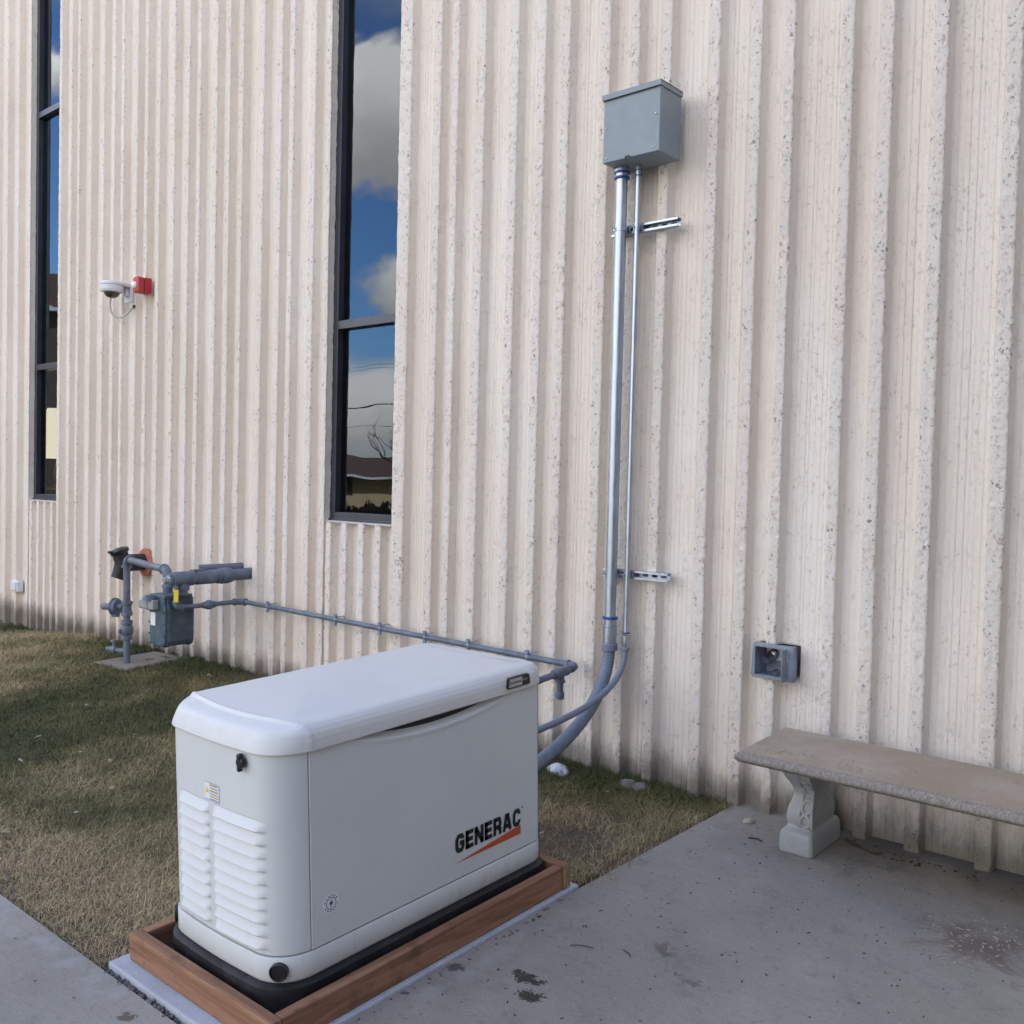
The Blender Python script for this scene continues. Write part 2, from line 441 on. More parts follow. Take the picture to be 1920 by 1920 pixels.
def m_lid(t, b):
    P = t.coord('Object'); x, y, z = t.sep(P)
    n = t.noise(t.mapping(P, (3, 1.2, 3)), 5, 6, .7); sc = t.noise(t.mapping(P, (18, 3, 1), rot=(0, 0, .5)), 2, 4, .7)
    c = t.mix(t.ramp(n, .35, .7), (.61, .605, .57, 1), (.64, .635, .60, 1))
    c = t.mix(t.math('MULTIPLY', t.ramp(sc, .58, .72), .35), c, (.66, .66, .645, 1))
    t.l.new(c, b.inputs['Base Color'])
    t.l.new(t.ramp(n, .3, .7, .40, .50), b.inputs['Roughness'])
material('lid_enamel', rough=.45, spec=.45, fn=m_lid)
material('gap_dark', (.02, .02, .022), .8)
def m_black(t, b):
    P = t.coord('Object'); n = t.noise(P, 9, 6, .7); n2 = t.noise(P, 90, 3)
    c = t.mix(t.ramp(n, .45, .75), (.012, .012, .013, 1), (.035, .035, .037, 1))
    t.l.new(c, b.inputs['Base Color']); t.l.new(t.bump(n2, .2, .002), b.inputs['Normal'])
material('black_plastic', rough=.5, spec=.4, fn=m_black)
material('black_rubber', (.012, .012, .013), .35)
def m_wood(axis, fresh=0.):
    def fn(t, b):
        P = t.coord('Object')
        sc = {'x': (.9, 14, 14), 'y': (14, .9, 14), 'end': (10, 60, 6)}[axis]
        q = t.mapping(P, sc)
        n = t.noise(q, 2.2, 6, .62, .8); n2 = t.noise(t.mapping(P, (4, 4, 4)), 1.6, 4); n3 = t.noise(q, 9, 3, .6)
        if axis == 'end':
            c = t.mix(t.ramp(n, .38, .62), (.20, .125, .06, 1), (.40, .28, .15, 1))
        else:
            c = t.mix(t.ramp(n, .3, .7), (.18, .083, .045, 1), (.335, .175, .098, 1))
            c = t.mix(t.math('MULTIPLY', t.ramp(n2, .55, .72), .65), c, (.085, .042, .024, 1))
            c = t.mix(t.math('MULTIPLY', t.ramp(n3, .6, .75), .5), c, (.42, .26, .15, 1))
            kv = t.new('ShaderNodeTexVoronoi'); t.put(kv, 0, t.mapping(P, {'x': (1.0, 2.2, 2.2), 'y': (2.2, 1.0, 2.2)}[axis])); kv.inputs['Scale'].default_value = 5.2
            c = t.mix(t.ramp(kv.outputs['Distance'], .05, .12, .85, 0.), c, (.055, .026, .016, 1))
        t.l.new(c, b.inputs['Base Color']); t.l.new(t.bump(n3, .25, .003), b.inputs['Normal'])
    return fn
material('wood_x', rough=.62, spec=.35, fn=m_wood('x')); material('wood_y', rough=.62, spec=.35, fn=m_wood('y'))
material('wood_end', rough=.75, spec=.3, fn=m_wood('end'))
def m_paint(c0, var=.15, bumpy=.1, metal=0.):
    def fn(t, b):
        P = t.coord('Object'); n = t.noise(P, 14, 5, .65); n2 = t.noise(P, 130, 3)
        t.l.new(t.mix(t.ramp(n, .3, .72), rgba([q * (1 - var) for q in c0]), rgba([q * (1 + var) for q in c0])), b.inputs['Base Color'])
        t.l.new(t.bump(n2, bumpy, .002), b.inputs['Normal'])
    return fn
material('pipe_paint', rough=.5, spec=.45, fn=m_paint((.118, .143, .182), .25))
material('meter_paint', rough=.5, spec=.45, fn=m_paint((.066, .098, .122), .28, .2))
material('box_gray', rough=.42, spec=.45, fn=m_paint((.215, .260, .285), .05, .03))
material('conduit_gray', rough=.55, spec=.4, fn=m_paint((.175, .205, .255), .10))
material('hydrant_gray', rough=.45, spec=.45, fn=m_paint((.23, .27, .32), .2))
def m_galv(t, b):
    P = t.coord('Object'); n = t.noise(t.mapping(P, (6, 6, 1)), 9, 5, .65)
    t.l.new(t.mix(t.ramp(n, .3, .7), (.36, .41, .48, 1), (.52, .57, .64, 1)), b.inputs['Base Color'])
    t.l.new(t.ramp(n, .3, .7, .34, .46), b.inputs['Roughness'])
material('galvanized', metal=1., rough=.3, fn=m_galv)
material('blue_gasket', (.02, .07, .26), .4)
material('white_plastic', (.66, .67, .70), .4)
material('white_paper', (.72, .73, .76), .5)
material('pale_paint', (.62, .62, .62), .5)
material('yellow_tag', (.72, .55, .03), .5)
material('orange_ink', (.52, .075, .022), .45)
material('black_ink', (.008, .008, .01), .45)
material('blue_ink', (.10, .12, .28), .5)
material('badge_silver', (.50, .49, .47), .35, .5)
material('red_alarm', (.40, .022, .03), .38)
material('strobe_lens', (.80, .80, .78), .12)
material('escutcheon', rough=.7, fn=m_paint((.42, .15, .085), .25, .2))
material('dome_smoke', (.035, .032, .022), .06, spec=.8)
material('cable_jacket', (.50, .47, .42), .5)
material('bare_steel', (.45, .45, .46), .35, 1.)
material('index_glass', (.30, .33, .31), .1)
material('stone', rough=.9, fn=m_paint((.17, .16, .15), .35, .8))
material('white_stone', rough=.9, fn=m_paint((.58, .58, .62), .12, .5))
material('gravel', rough=.9, fn=m_paint((.13, .12, .12), .5, .8))
material('leaf', rough=.8, fn=m_paint((.30, .22, .14), .35))
material('pale_leaf', rough=.8, fn=m_paint((.42, .37, .30), .2))
material('twig', rough=.9, fn=m_paint((.06, .045, .035), .3))
material('bark', rough=.95, fn=m_paint((.13, .10, .075), .3, .5))
material('tan_stucco', rough=.9, fn=m_paint((.50, .38, .22), .12))
material('brown_roof', rough=.85, fn=m_paint((.12, .065, .05), .2))
material('brown_brick', rough=.9, fn=m_paint((.09, .062, .05), .2))
material('hedge_leaf', rough=.8, fn=m_paint((.035, .055, .025), .4))
material('wire_black', (.02, .02, .02), .6)
def m_shade(t, b):
    b.inputs['Emission Color'].default_value = (1, .93, .70, 1); b.inputs['Emission Strength'].default_value = .42
material('lamp_shade', (.7, .66, .52), .8, fn=m_shade)
material('lamp_base', (.20, .12, .05), .4)

# ================================================================ SETTING
# ---- ground sheet to the horizon
def ground_h(x, y):
    return np.where(y > -14, .042 * y, -.588) - .07
gx = np.unique(np.concatenate([np.linspace(-400, 400, 41), np.linspace(-30, 20, 41)]))
gy = np.unique(np.concatenate([np.linspace(-400, 60, 33), np.linspace(-24, 4, 29)]))
XX, YY = np.meshgrid(gx, gy)
V = np.stack([XX, YY, ground_h(XX, YY)], -1).reshape(-1, 3)
def gridfaces(nr, nc):
    i = np.arange(nr - 1)[:, None] * nc + np.arange(nc - 1)[None, :]
    return np.stack([i, i + 1, i + 1 + nc, i + nc], -1).reshape(-1, 4)
tag(big_mesh('ground', V, gridfaces(len(gy), len(gx)), 'far_lawn'), 'dry winter lawn and open ground beyond the paved yard', 'ground', kind='structure')

# ---- concrete patio with the path along the lawn (one pour)
o = MB()
hs = .03
out_poly = [(-2.048, .10), (4.5, .10), (4.5, -9.0), (-26, -9.0), (-26, -2.565), (-2.9, -2.565), (-2.10, -2.565), (-2.09, -1.15)]
n = len(out_poly)
# triangulated as two overlapping-free quads sets
o.add([(-2.048, .10, hs), (4.5, .10, hs), (4.5, -2.565, hs), (-2.10, -2.565, hs), (-2.09, -1.15, hs)], [(0, 4, 3, 2, 1)])
o.add([(-26, -2.565, hs), (-2.10, -2.565, hs), (4.5, -2.565, hs), (4.5, -9, hs), (-26, -9, hs)], [(0, 1, 2, 3, 4)])
o.add([(-2.048, .10, hs), (-2.09, -1.15, hs), (-2.10, -2.565, hs), (-26, -2.565, hs), (-2.048, .10, -.1), (-2.09, -1.15, -.1), (-2.10, -2.565, -.1), (-26, -2.565, -.1)],
      [(0, 4, 5, 1), (1, 5, 6, 2), (2, 6, 7, 3)])
o.add([(-26, -9, hs), (4.5, -9, hs), (4.5, .1, hs), (-26, -9, -.1), (4.5, -9, -.1), (4.5, .1, -.1)], [(0, 3, 4, 1), (1, 4, 5, 2)])
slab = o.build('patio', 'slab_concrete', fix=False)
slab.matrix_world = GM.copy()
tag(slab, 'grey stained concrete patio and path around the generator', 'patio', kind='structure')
road = MB().box((-300, -24, -.75), (300, -16, -.625)).build('road', 'asphalt')
tag(road, 'asphalt street beyond the yard', 'road', kind='structure')

# ---- lawn soil
def lawn_h(u, v):
    hump = .045 * np.exp(-((u + 6.2) / 1.6) ** 2) * np.exp(-((v + .1) / .6) ** 2)
    dip = -.12 * np.clip((-u - 8.2) / 2.2, 0, 1.5) * np.clip(1 + v / 1.6, 0, 1)
    edge = .012 * np.clip((v + 2.5) / .4, 0, 1)
    return .004 + hump + dip + edge + .022 * (fbm(u * 2.3, v * 2.3, 5) - .5) + .012 * (fbm(u * 14, v * 14, 9) - .5)
us = np.concatenate([np.linspace(-24, -11, 40), np.linspace(-10.9, -2.0, 640)]); vsx = np.linspace(-2.60, .10, 190)
UU, VV = np.meshgrid(us, vsx)
HH = lawn_h(UU, VV)
HH = np.where((UU > -2.95) & (VV < -1.0), HH - .035, HH)
cs, sn = math.cos(TH), math.sin(TH)
V = np.stack([UU, VV * cs - HH * sn, VV * sn + HH * cs], -1).reshape(-1, 3)
tag(big_mesh('soil', V, gridfaces(len(vsx), len(us)), 'soil'), 'bare brown soil under the thin lawn', 'soil', kind='structure')

# ---- building: ribbed precast wall with two slot windows
RIB = [(-10.53, .06), (-10.247, .055), (-9.98, .05), (-9.714, .06)]
RIB_B = [(-9.045, .05), (-8.84, .06), (-8.68, .045), (-8.45, .055), (-8.22, .05), (-8.03, .05), (-7.87, .045), (-7.64, .06), (-7.47, .05), (-7.28, .05), (-7.05, .055),
         (-6.84, .055), (-6.68, .045), (-6.45, .06), (-6.28, .05), (-6.11, .05), (-5.85, .06), (-5.64, .055), (-5.50, .05), (-5.26, .06), (-5.100, .05)]
RIB_C = [(-4.325, .105), (-4.072, .055), (-3.93, .05), (-3.72, .065), (-3.475, .06), (-3.282, .055), (-3.118, .055), (-2.862, .06), (-2.685, .05), (-2.50, .055), (-2.238, .055),
         (-2.028, .052), (-1.87, .045), (-1.606, .05), (-1.44, .052), (-1.226, .052), (-.955, .055), (-.74, .05), (-.56, .05), (-.32, .055), (-.11, .05),
         (.14, .055), (.31, .05), (.55, .055), (.77, .05), (.98, .055), (1.2, .05), (1.46, .055), (1.7, .05), (1.93, .055), (2.2, .05), (2.42, .055), (2.7, .05), (2.95, .055),
         (3.2, .05), (3.45, .055), (3.7, .05), (3.95, .055), (4.2, .05), (4.42, .055)]
DEP = .060
def columns(x0, x1, ribs, flute, fine):
    """list of (x, y, kind) kind: 0 recess, 1 rib front, 2 rib edge"""
    c = []; x = x0
    def recess(a, b):
        nfl = max(0, int((b - a) / flute)); c.append((a, DEP, 0)); hr = random.Random(int((a + 50) * 997))
        for i in range(1, nfl):
            q = a + (b - a) * (i + hr.uniform(-.22, .22)) / nfl; gd = hr.choice((.0004, .0014, .0024, .0034))
            if fine: c.extend([(q - .0062, DEP - .0014, 0), (q - .0026, DEP - .0012, 0), (q - .0006, DEP + gd, 0), (q + .0008, DEP + gd, 0), (q + .0022, DEP - .0010, 0), (q + .0058, DEP - .0010, 0)])
            else: c.extend([(q - .004, DEP - .001, 0), (q, DEP + .0035, 0), (q + .004, DEP - .001, 0)])
        c.append((b, DEP, 0))
    for xr, wd in ribs:
        xl = xr - wd
        if xl - .014 > x + .004: recess(x, xl - .014)
        k = 7 if fine else 4
        if xl - .006 > x: c.append((xl - .006, .012, 2))
        for i in range(k + 1): c.append((max(xl + wd * i / k, x + .0005 * (i + 1)), .0 if 0 < i < k else .002, 2 if i in (0, k) else 1))
        c.append((xr + .0014, .005, 2)); c.append((xr + .0045, .5 * DEP, 3)); c.append((xr + .0080, DEP - .003, 3)); c.append((xr + .0092, DEP, 3)); x = xr + .014
    if x1 - x > .01: recess(x, x1)
    return c
HYD = (-1.9655, -1.7745, .648, .797)
VAL, FAL, nb = [], [], 0
def wall_section(x0, x1, z0, z1, ribs, flute, fine, dz, seed, cap_top=False, left=None, right=None):
    global nb
    c = columns(x0, x1, ribs, flute, fine)
    xs = np.array([q[0] for q in c]); ys = np.array([q[1] for q in c]); kd = np.array([q[2] for q in c])
    if right is not None:
        kk = xs <= ribs[-1][0] + 1e-6; xs, ys, kd = xs[kk], ys[kk], kd[kk]
    o_ = np.argsort(xs, kind='stable'); xs, ys, kd = xs[o_], ys[o_], kd[o_]
    zf = min(z1, 6.2)
    zs = np.arange(z0, zf, dz)
    zs = np.append(zs, [z1] if z1 - zf < .01 else [zf, z1])
    Xg, Zg = np.meshgrid(xs, zs); Yg = np.repeat(ys[None, :], len(zs), 0); K = np.repeat(kd[None, :], len(zs), 0)
    rough = fbm(Xg * 95, Zg * 80, seed, 2) - .5
    rough2 = fbm(Xg * 22, Zg * 17, seed + 3, 3) - .5
    chip = np.clip(fbm(Xg * 60 + 7, Zg * 55, seed + 9, 3) - .60, 0, 1)
    front = (K == 1); edge = (K == 2)
    Yg = Yg + np.where(front, rough * .007 + rough2 * .002 + chip * .016, 0) + np.where(edge, rough2 * .001 + chip * .030 + rough * .006, 0) + np.where(K == 0, rough2 * .0006 + chip * .0025, 0)
    Xg = Xg + np.where(edge, rough2 * .0015 + rough * .006 - chip * .018, np.where(K == 1, rough * .003, 0))
    if left is not None:  Xg[:, 0] = x0 + rough2[:, 0] * .010; Yg[:, 0] = .004
    if right is not None: Xg[:, -1] = x1 + rough2[:, -1] * .010; Yg[:, -1] = .004
    if cap_top: Yg[-1, :] = .0; Yg[-2, :] = np.minimum(Yg[-2, :], .012)
    a, b_, c_, d = HYD
    ins = (Xg > a) & (Xg < b_) & (Zg > c_) & (Zg < d)
    Yg = np.where(ins, .12, Yg)
    Vx = np.stack([Xg, Yg, Zg], -1)
    VAL.append(Vx.reshape(-1, 3)); FAL.append(gridfaces(len(zs), len(xs)) + nb); nb += Vx.shape[0] * Vx.shape[1]
    def strip(line, dy):
        global nb
        m_ = len(line); L = [line + np.array([0, t_, 0]) * 1. for t_ in (0., dy * .3, dy)]
        for q in L[1:]: q[:, 1] = np.maximum(q[:, 1], .01)
        L[1] = L[1] + np.stack([(vnoise(line[:, 2] * 40, line[:, 0] * 0, seed) - .5) * .008, 0 * line[:, 0], 0 * line[:, 0]], -1)
        VAL.append(np.concatenate(L)); FAL.append(gridfaces(3, m_) + nb); nb += 3 * m_
    if left is not None: strip(Vx[:, 0], .155)
    if right is not None: strip(Vx[:, -1], .155)
    if cap_top:
        line = Vx[-1]; m_ = len(line)
        L = [line, line + np.array([0, .05, .010]), line + np.array([0, .15, .014])]
        VAL.append(np.concatenate(L)); FAL.append(gridfaces(3, m_) + nb); nb += 3 * m_
ZB, ZT = -.35, 7.0
W1 = (-9.712, -9.095); W2 = (-5.098, -4.43); WZ0, WZ1 = 1.205, 6.45
wall_section(-24., -10.6, ZB, ZT, [(-24 + .22 * i + .03 * math.sin(i * 3.1), .055) for i in range(1, 61)], .03, False, .06, 1)
wall_section(-10.6, W1[0], ZB, ZT, RIB, .018, False, .02, 2, right=1)
wall_section(W1[0], W1[1], ZB, WZ0, [(-9.63, .05), (-9.47, .05), (-9.32, .05), (-9.17, .05)], .018, False, .02, 3, cap_top=True)
wall_section(W1[0], W1[1], WZ1, ZT, [(-9.5, .05), (-9.3, .05)], .03, False, .06, 4)
wall_section(W1[1], W2[0], ZB, ZT, RIB_B, .021, True, .016, 5, left=1, right=1)
wall_section(W2[0], W2[1], ZB, WZ0, [(-5.02, .05), (-4.86, .05), (-4.69, .055), (-4.53, .05)], .021, True, .014, 6, cap_top=True)
wall_section(W2[0], W2[1], WZ1, ZT, [(-4.9, .05), (-4.65, .05)], .03, False, .06, 7)
wall_section(W2[1], -.5, ZB, ZT, [r for r in RIB_C if r[0] < -.5], .0225, True, .0095, 8, left=1)
wall_section(-.5, 4.5, ZB, ZT, [r for r in RIB_C if r[0] > -.5], .02, False, .03, 9)
bld = thing('building', 'cream painted building with ribbed concrete wall and tall slot windows', 'building', (-5, 0, 0))
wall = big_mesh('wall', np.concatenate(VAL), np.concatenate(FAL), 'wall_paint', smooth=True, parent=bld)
wall.location = (5, 0, 0)
# body of the building behind the wall: sides, back, roof
o = MB()
o.box((-24, .4, -.4), (-23.7, 22, 7)); o.box((4.2, .4, -.4), (4.5, 22, 7)); o.box((-24, 21.7, -.4), (4.5, 22, 7))
o.build('outer_walls', 'pale_paint', bld)
MB().box((-24.15, -.04, 7.0), (4.65, 22.1, 7.25)).build('roof', 'roof_metal', bld, bevel=.02)
# unseen wing added on the right to keep the light off that side
o = MB().box((2.9, -11, -.8), (3.2, -.06, 6.2)); o.box((3.2, -11, -.8), (14, -10.7, 6.2)); o.box((4.5, -.35, -.8), (14, -.06, 6.2)); o.box((13.7, -10.7, -.8), (14, -.35, 6.2))
o.build('blocker_walls', 'blocker_paint', bld); MB().box((2.8, -11.1, 6.2), (14.1, -.06, 6.42)).build('blocker_roof', 'roof_metal', bld)
# back lining of the wall with the openings left free, and the rooms behind the windows
o = MB()
def lining(x0, x1, z0, z1): o.box((x0, .160, z0), (x1, .18, z1))
lining(-24, W1[0] - .45, -.4, 7); lining(W1[1], W2[0] - .45, -.4, 7); lining(W2[1] + .03, 4.5, -.4, 7)
for a, b_ in (W1, W2): lining(a - .45, b_, -.4, WZ0 - .02); lining(a - .45, b_, WZ1, 7)
o.build('wall_lining', 'room_paint', bld)
o = MB()
o.box((-15, .4, .45), (-2.5, 4.6, .5)); o.box((-15, .4, 6.9), (-2.5, 4.6, 6.95)); o.box((-15, 4.6, .45), (-2.5, 4.7, 6.95))
o.box((-15.05, .4, .45), (-15, 4.7, 6.95)); o.box((-2.5, .4, .45), (-2.45, 4.7, 6.95)); o.box((-6.9, .4, .5), (-6.8, 4.6, 6.9))
o.build('room_interior', 'room_paint', bld)

def make_window(x0, x1, zm):
    """tall slot window; zm = heights of the transoms"""
    fy0, fy1, gy_ = .055, .150, .098; fw = .060
    a, b_ = x0 - .010, x1 + .03
    f = MB()
    f.box((a, fy0, WZ0 + .012), (a + fw, fy1, WZ1)); f.box((b_ - fw, fy0, WZ0 + .012), (b_, fy1, WZ1))
    f.box((a + fw, fy0, WZ1 - fw), (b_ - fw, fy1, WZ1))
    fr = f.build('window', 'window_frame', bld, bevel=.002)
    rel = Vector((-5, 0, 0))
    s = MB().box((a + fw, fy0 - .001, WZ0 + .012), (b_ - fw, fy1, WZ0 + .065)).box((a, fy0 - .012, WZ0 + .004), (b_, fy0 - .002, WZ0 + .024)).build('sill', 'window_frame', fr, bevel=.002, loc=rel)
    s.location = (0, 0, 0)
    zz = [WZ0 + .065] + [q for z in zm for q in (z - .028, z + .028)] + [WZ1 - fw]
    for z in zm:
        t_ = MB().box((a + fw, fy0 + .001, z - .028), (b_ - fw, fy1, z + .028)).build('transom', 'window_frame', fr, bevel=.002, loc=rel); t_.location = (0, 0, 0)
    for i in range(0, len(zz), 2):
        g_ = MB().add([(a + fw, gy_, zz[i]), (b_ - fw, gy_, zz[i]), (b_ - fw, gy_, zz[i + 1]), (a + fw, gy_, zz[i + 1]),
                       (a + fw, gy_ + .006, zz[i]), (b_ - fw, gy_ + .006, zz[i]), (b_ - fw, gy_ + .006, zz[i + 1]), (a + fw, gy_ + .006, zz[i + 1])],
                      [(0, 1, 2, 3), (7, 6, 5, 4), (0, 4, 5, 1), (1, 5, 6, 2), (2, 6, 7, 3), (3, 7, 4, 0)]).build('pane', 'window_glass', fr, loc=rel)
        g_.location = (0, 0, 0)
    return fr
make_window(W1[0], W1[1], [2.505, 4.94])
make_window(W2[0], W2[1], [2.51, 4.94])

# lamp on a low cabinet inside the far-left window
cab = MB().box((-11.6, .62, .5), (-10.6, 1.1, 1.30)).build('side_cabinet', 'lamp_base', loc=(-11.1, .8, .5), bevel=.01)
tag(cab, 'dark wooden cabinet inside the left window under the lamp', 'cabinet')
lamp = thing('table_lamp', 'lit lamp with cream shade standing inside the left window', 'lamp', (-10.96, .84, 1.30))
MB().lathe((-10.96, .84, 1.301), (0, 0, 1), [(0, .08), (.02, .08), (.03, .04), (.12, .055), (.22, .04), (.32, .014), (.38, .014)], 20).build('lamp_base', 'lamp_base', lamp)
MB().lathe((-10.96, .84, 1.64), (0, 0, 1), [(0, .24), (.03, .236), (.52, .125), (.56, .115)], 32, cap=False).build('lamp_shade', 'lamp_shade', lamp)

# ================================================================ GENERATOR
gen = gthing('generator', 'large off-white standby generator with louvered end and black logo', 'generator', -2.495, -1.805, .045)
HW, Y0, Y1, RC, RF = .305, -.585, .583, .105, .06
def outline(d=0., bulge=.018, n_end=26, n_c=12, n_s=60):
    """plan contour, counter-clockwise from the right side's far end; returns list of (x,y,nx,ny)"""
    P = []
    def arc(cx, cy, r, a0, a1, k):
        for i in range(k + 1):
            a = a0 + (a1 - a0) * i / k
            P.append((cx + r * math.cos(a), cy + r * math.sin(a), math.cos(a), math.sin(a)))
    ry = Y0 + RC
    # right side, far to near (x=+HW)
    for i in range(n_s):
        y = (Y1 - RF) + (ry - (Y1 - RF)) * i / n_s
        P.append((HW, y, 1, 0))
    arc(HW - RC, ry, RC, 0, -math.pi / 2, n_c)
    for i in range(1, n_end):
        x = (HW - RC) * (1 - 2 * i / n_end); P.append((x, Y0, 0, -1))
    arc(-HW + RC, ry, RC, -math.pi / 2, -math.pi, n_c)
    for i in range(1, n_s):
        y = ry + ((Y1 - RF) - ry) * i / n_s; P.append((-HW, y, -1, 0))
    arc(-HW + RF, Y1 - RF, RF, math.pi, math.pi / 2, 6)
    for i in range(1, 10):
        P.append((-HW + RF + (2 * HW - 2 * RF) * i / 10, Y1, 0, 1))
    arc(HW - RF, Y1 - RF, RF, math.pi / 2, 0, 6)
    R = []
    for x, y, nx, ny in P:
        bl = bulge * max(0., 1 - (x / HW) ** 2) * max(0., min(1., (-y - .40) / .15))
        R.append((x + nx * d, y + ny * d - bl, nx, ny))
    return R
def ring(d, z, **k): return [(x, y, z) for x, y, _, _ in outline(d, **k)]
# black composite base
o = MB(); rows = [ring(.022, .0), ring(.024, .075), ring(.022, .098), ring(.004, .106), ring(-.03, .106)]
o.grid(rows, True); o.add(rows[-1], [tuple(range(len(rows[-1])))]); o.build('base_pad', 'black_plastic', gen)
# off-white base ring
o = MB(); rows = [ring(-.02, .098), ring(.001, .1075), ring(.006, .116), ring(.006, .176), ring(.003, .182), ring(-.02, .183)]
o.grid(rows, True); bring = o.build('base_ring', 'cream_enamel', gen)
# plugs near the near corners
for sx in (1, -1):
    c = Vector((sx * (HW - .035), Y0 + .012, .145)); ax = Vector((sx * .55, -.83, 0)).normalized()
    pl = MB().lathe(c - ax * .02, ax, [(0, .027), (.028, .027), (.030, .024), (.024, .021)], 24).build('plug', 'black_rubber', bring)
# dark inner core seen in the gaps
o = MB(); rows = [ring(-.012, .17), ring(-.012, .79)]; o.grid(rows, True); o.build('inner_core', 'gap_dark', gen)
# near-end shell: wraps round both corners, with pressed louvers
ZLO, ZHI = .187, .782
def louver(x, z):
    d = 0.
    for (xa, xb, zt, zb, n_) in ((-.200, -.024, .577, .203, 10), (.000, .230, .577, .197, 10)):
        if xa < x < xb and zb < z < zt:
            p = (zt - zb) / n_; q = ((zt - z) / p) % 1.
            e = min(1., (x - xa) / .016, (xb - x) / .016); e = max(0., e) ** .6
            # recessed lip at the top of each slat, swelling outward and folding back at its foot
            prof = -.004 + .019 * (max(0., min(1., q / .80)) ** 1.25) if q < .80 else .015 - .019 * min(1., (q - .80) / .14)
            k = int((zt - z) / p)
            d = prof * e
    return d
ol = outline(0., n_end=110, n_c=14)
SEAM = -.487
near = [p for p in ol if p[1] < SEAM + .02]
near = sorted(near, key=lambda p: -math.atan2(p[0], -(p[1] + .3)))
row_z = list(np.arange(ZLO, ZHI, .0032)) + [ZHI]
seam_r = [(HW, SEAM, 1, 0)] + [p for p in near if p[1] < SEAM] + [(-HW, SEAM, -1, 0)]
rows = []
for z in row_z:
    r = []
    for x, y, nx, ny in seam_r:
        d = louver(x, z) if ny < -.9 else 0.
        r.append((x + nx * d, y + ny * d, z))
    rows.append(r)
o = MB(); o.grid(rows)
inner = [[(x - nx * .008, y - ny * .008, z) for x, y, nx, ny in seam_r] for z in (ZLO, ZHI)]
o.grid([rows[0], inner[0]]); o.grid([rows[-1], inner[1]])
for k in (0, -1): o.grid([[r[k] for r in rows], [(inner[0][k][0], inner[0][k][1], z) for z in row_z]])
shell = o.build('end_panel', 'cream_enamel', gen, ang=50)
# latch on the end panel
o = MB(); c = Vector((.160, Y0 - .018, .738)); o.lathe(c, (0, -1, 0), [(0, .017), (.012, .017), (.016, .014)], 20)
o.box((c.x - .008, c.y - .018, c.z + .008), (c.x + .008, c.y - .002, c.z + .026)); o.box((c.x - .010, c.y - .016, c.z - .026), (c.x + .002, c.y - .002, c.z - .008))
o.build('latch', 'black_rubber', shell, bevel=.003)
def decal(mb, x0, x1, z0, z1, y): mb.add([(x0, y, z0), (x1, y, z0), (x1, y, z1), (x0, y, z1)], [(0, 1, 2, 3)])
yl = Y0 - .0195
st = MB(); decal(st, -.043, .033, .585, .638, yl); st = st.build('warning_sticker', 'white_paper', shell, fix=False)
o = MB()
for z0, z1 in ((.630, .6352), (.612, .6175), (.5955, .600)): decal(o, -.017, .031, z0, z1, yl - .0004)
o.add([(-.040, yl - .0004, .606), (-.020, yl - .0004, .606), (-.030, yl - .0004, .624)], [(0, 1, 2)])
o.build('yellow_print', 'yellow_tag', st, fix=False)
o = MB()
for z in (.624, .6215, .606, .6035, .590, .588): decal(o, -.016, .030, z, z + .0012, yl - .0004)
for z in (.5853, .6372): decal(o, -.043, .033, z, z + .0012, yl - .0006)
for z in (.6305, .6325, .6125, .6155, .5965): decal(o, -.013, .024, z, z + .001, yl - .0009)
o.build('blue_print', 'blue_ink', st, fix=False)

# side doors with the pressed finger scoop under the lid
def side_panel(sx):
    ys = np.concatenate([np.linspace(SEAM + .004, .545, 150)]); zs = np.concatenate([np.linspace(ZLO, .66, 14), np.linspace(.665, ZHI, 44)])
    rows = []
    for z in zs:
        r = []
        for y in ys:
            t_ = (y + .37) / .80                    # scoop runs from -.37 to +.43
            e = max(0., math.sin(math.pi * min(1, max(0, t_)))) ** .75
            foot = ZHI - .056 * e
            d = 0. if z < foot else -.048 * (((z - foot) / max(.001, ZHI - foot)) ** .9) * e
            lip = .0035 * e * math.exp(-((z - foot + .004) / .010) ** 2)
            r.append((sx * (HW + .004 + d + lip), y, z))
        rows.append(r)
    o = MB(); o.grid(rows)
    inn = lambda p: (p[0] - sx * .012, p[1], p[2])
    o.grid([rows[0], [inn(p) for p in rows[0]]]); 
    for k in (0, -1): o.grid([[r[k] for r in rows], [inn(r[k]) for r in rows]])
    return o.build('side_door', 'cream_enamel', gen, ang=45)
door = side_panel(1)
side_panel(-1)
# far-end shell
far = [p for p in outline(0.) if p[1] > .549]
far = sorted(far, key=lambda p: math.atan2(p[0], p[1] - .3))
far = [(-HW, .549, -1, 0)] + far + [(HW, .549, 1, 0)]
o = MB(); o.grid([[(x + nx * .003, y + ny * .003, z) for x, y, nx, ny in far] for z in (ZLO, ZHI)])
fare = o.build('far_panel', 'cream_enamel', gen, ang=50)
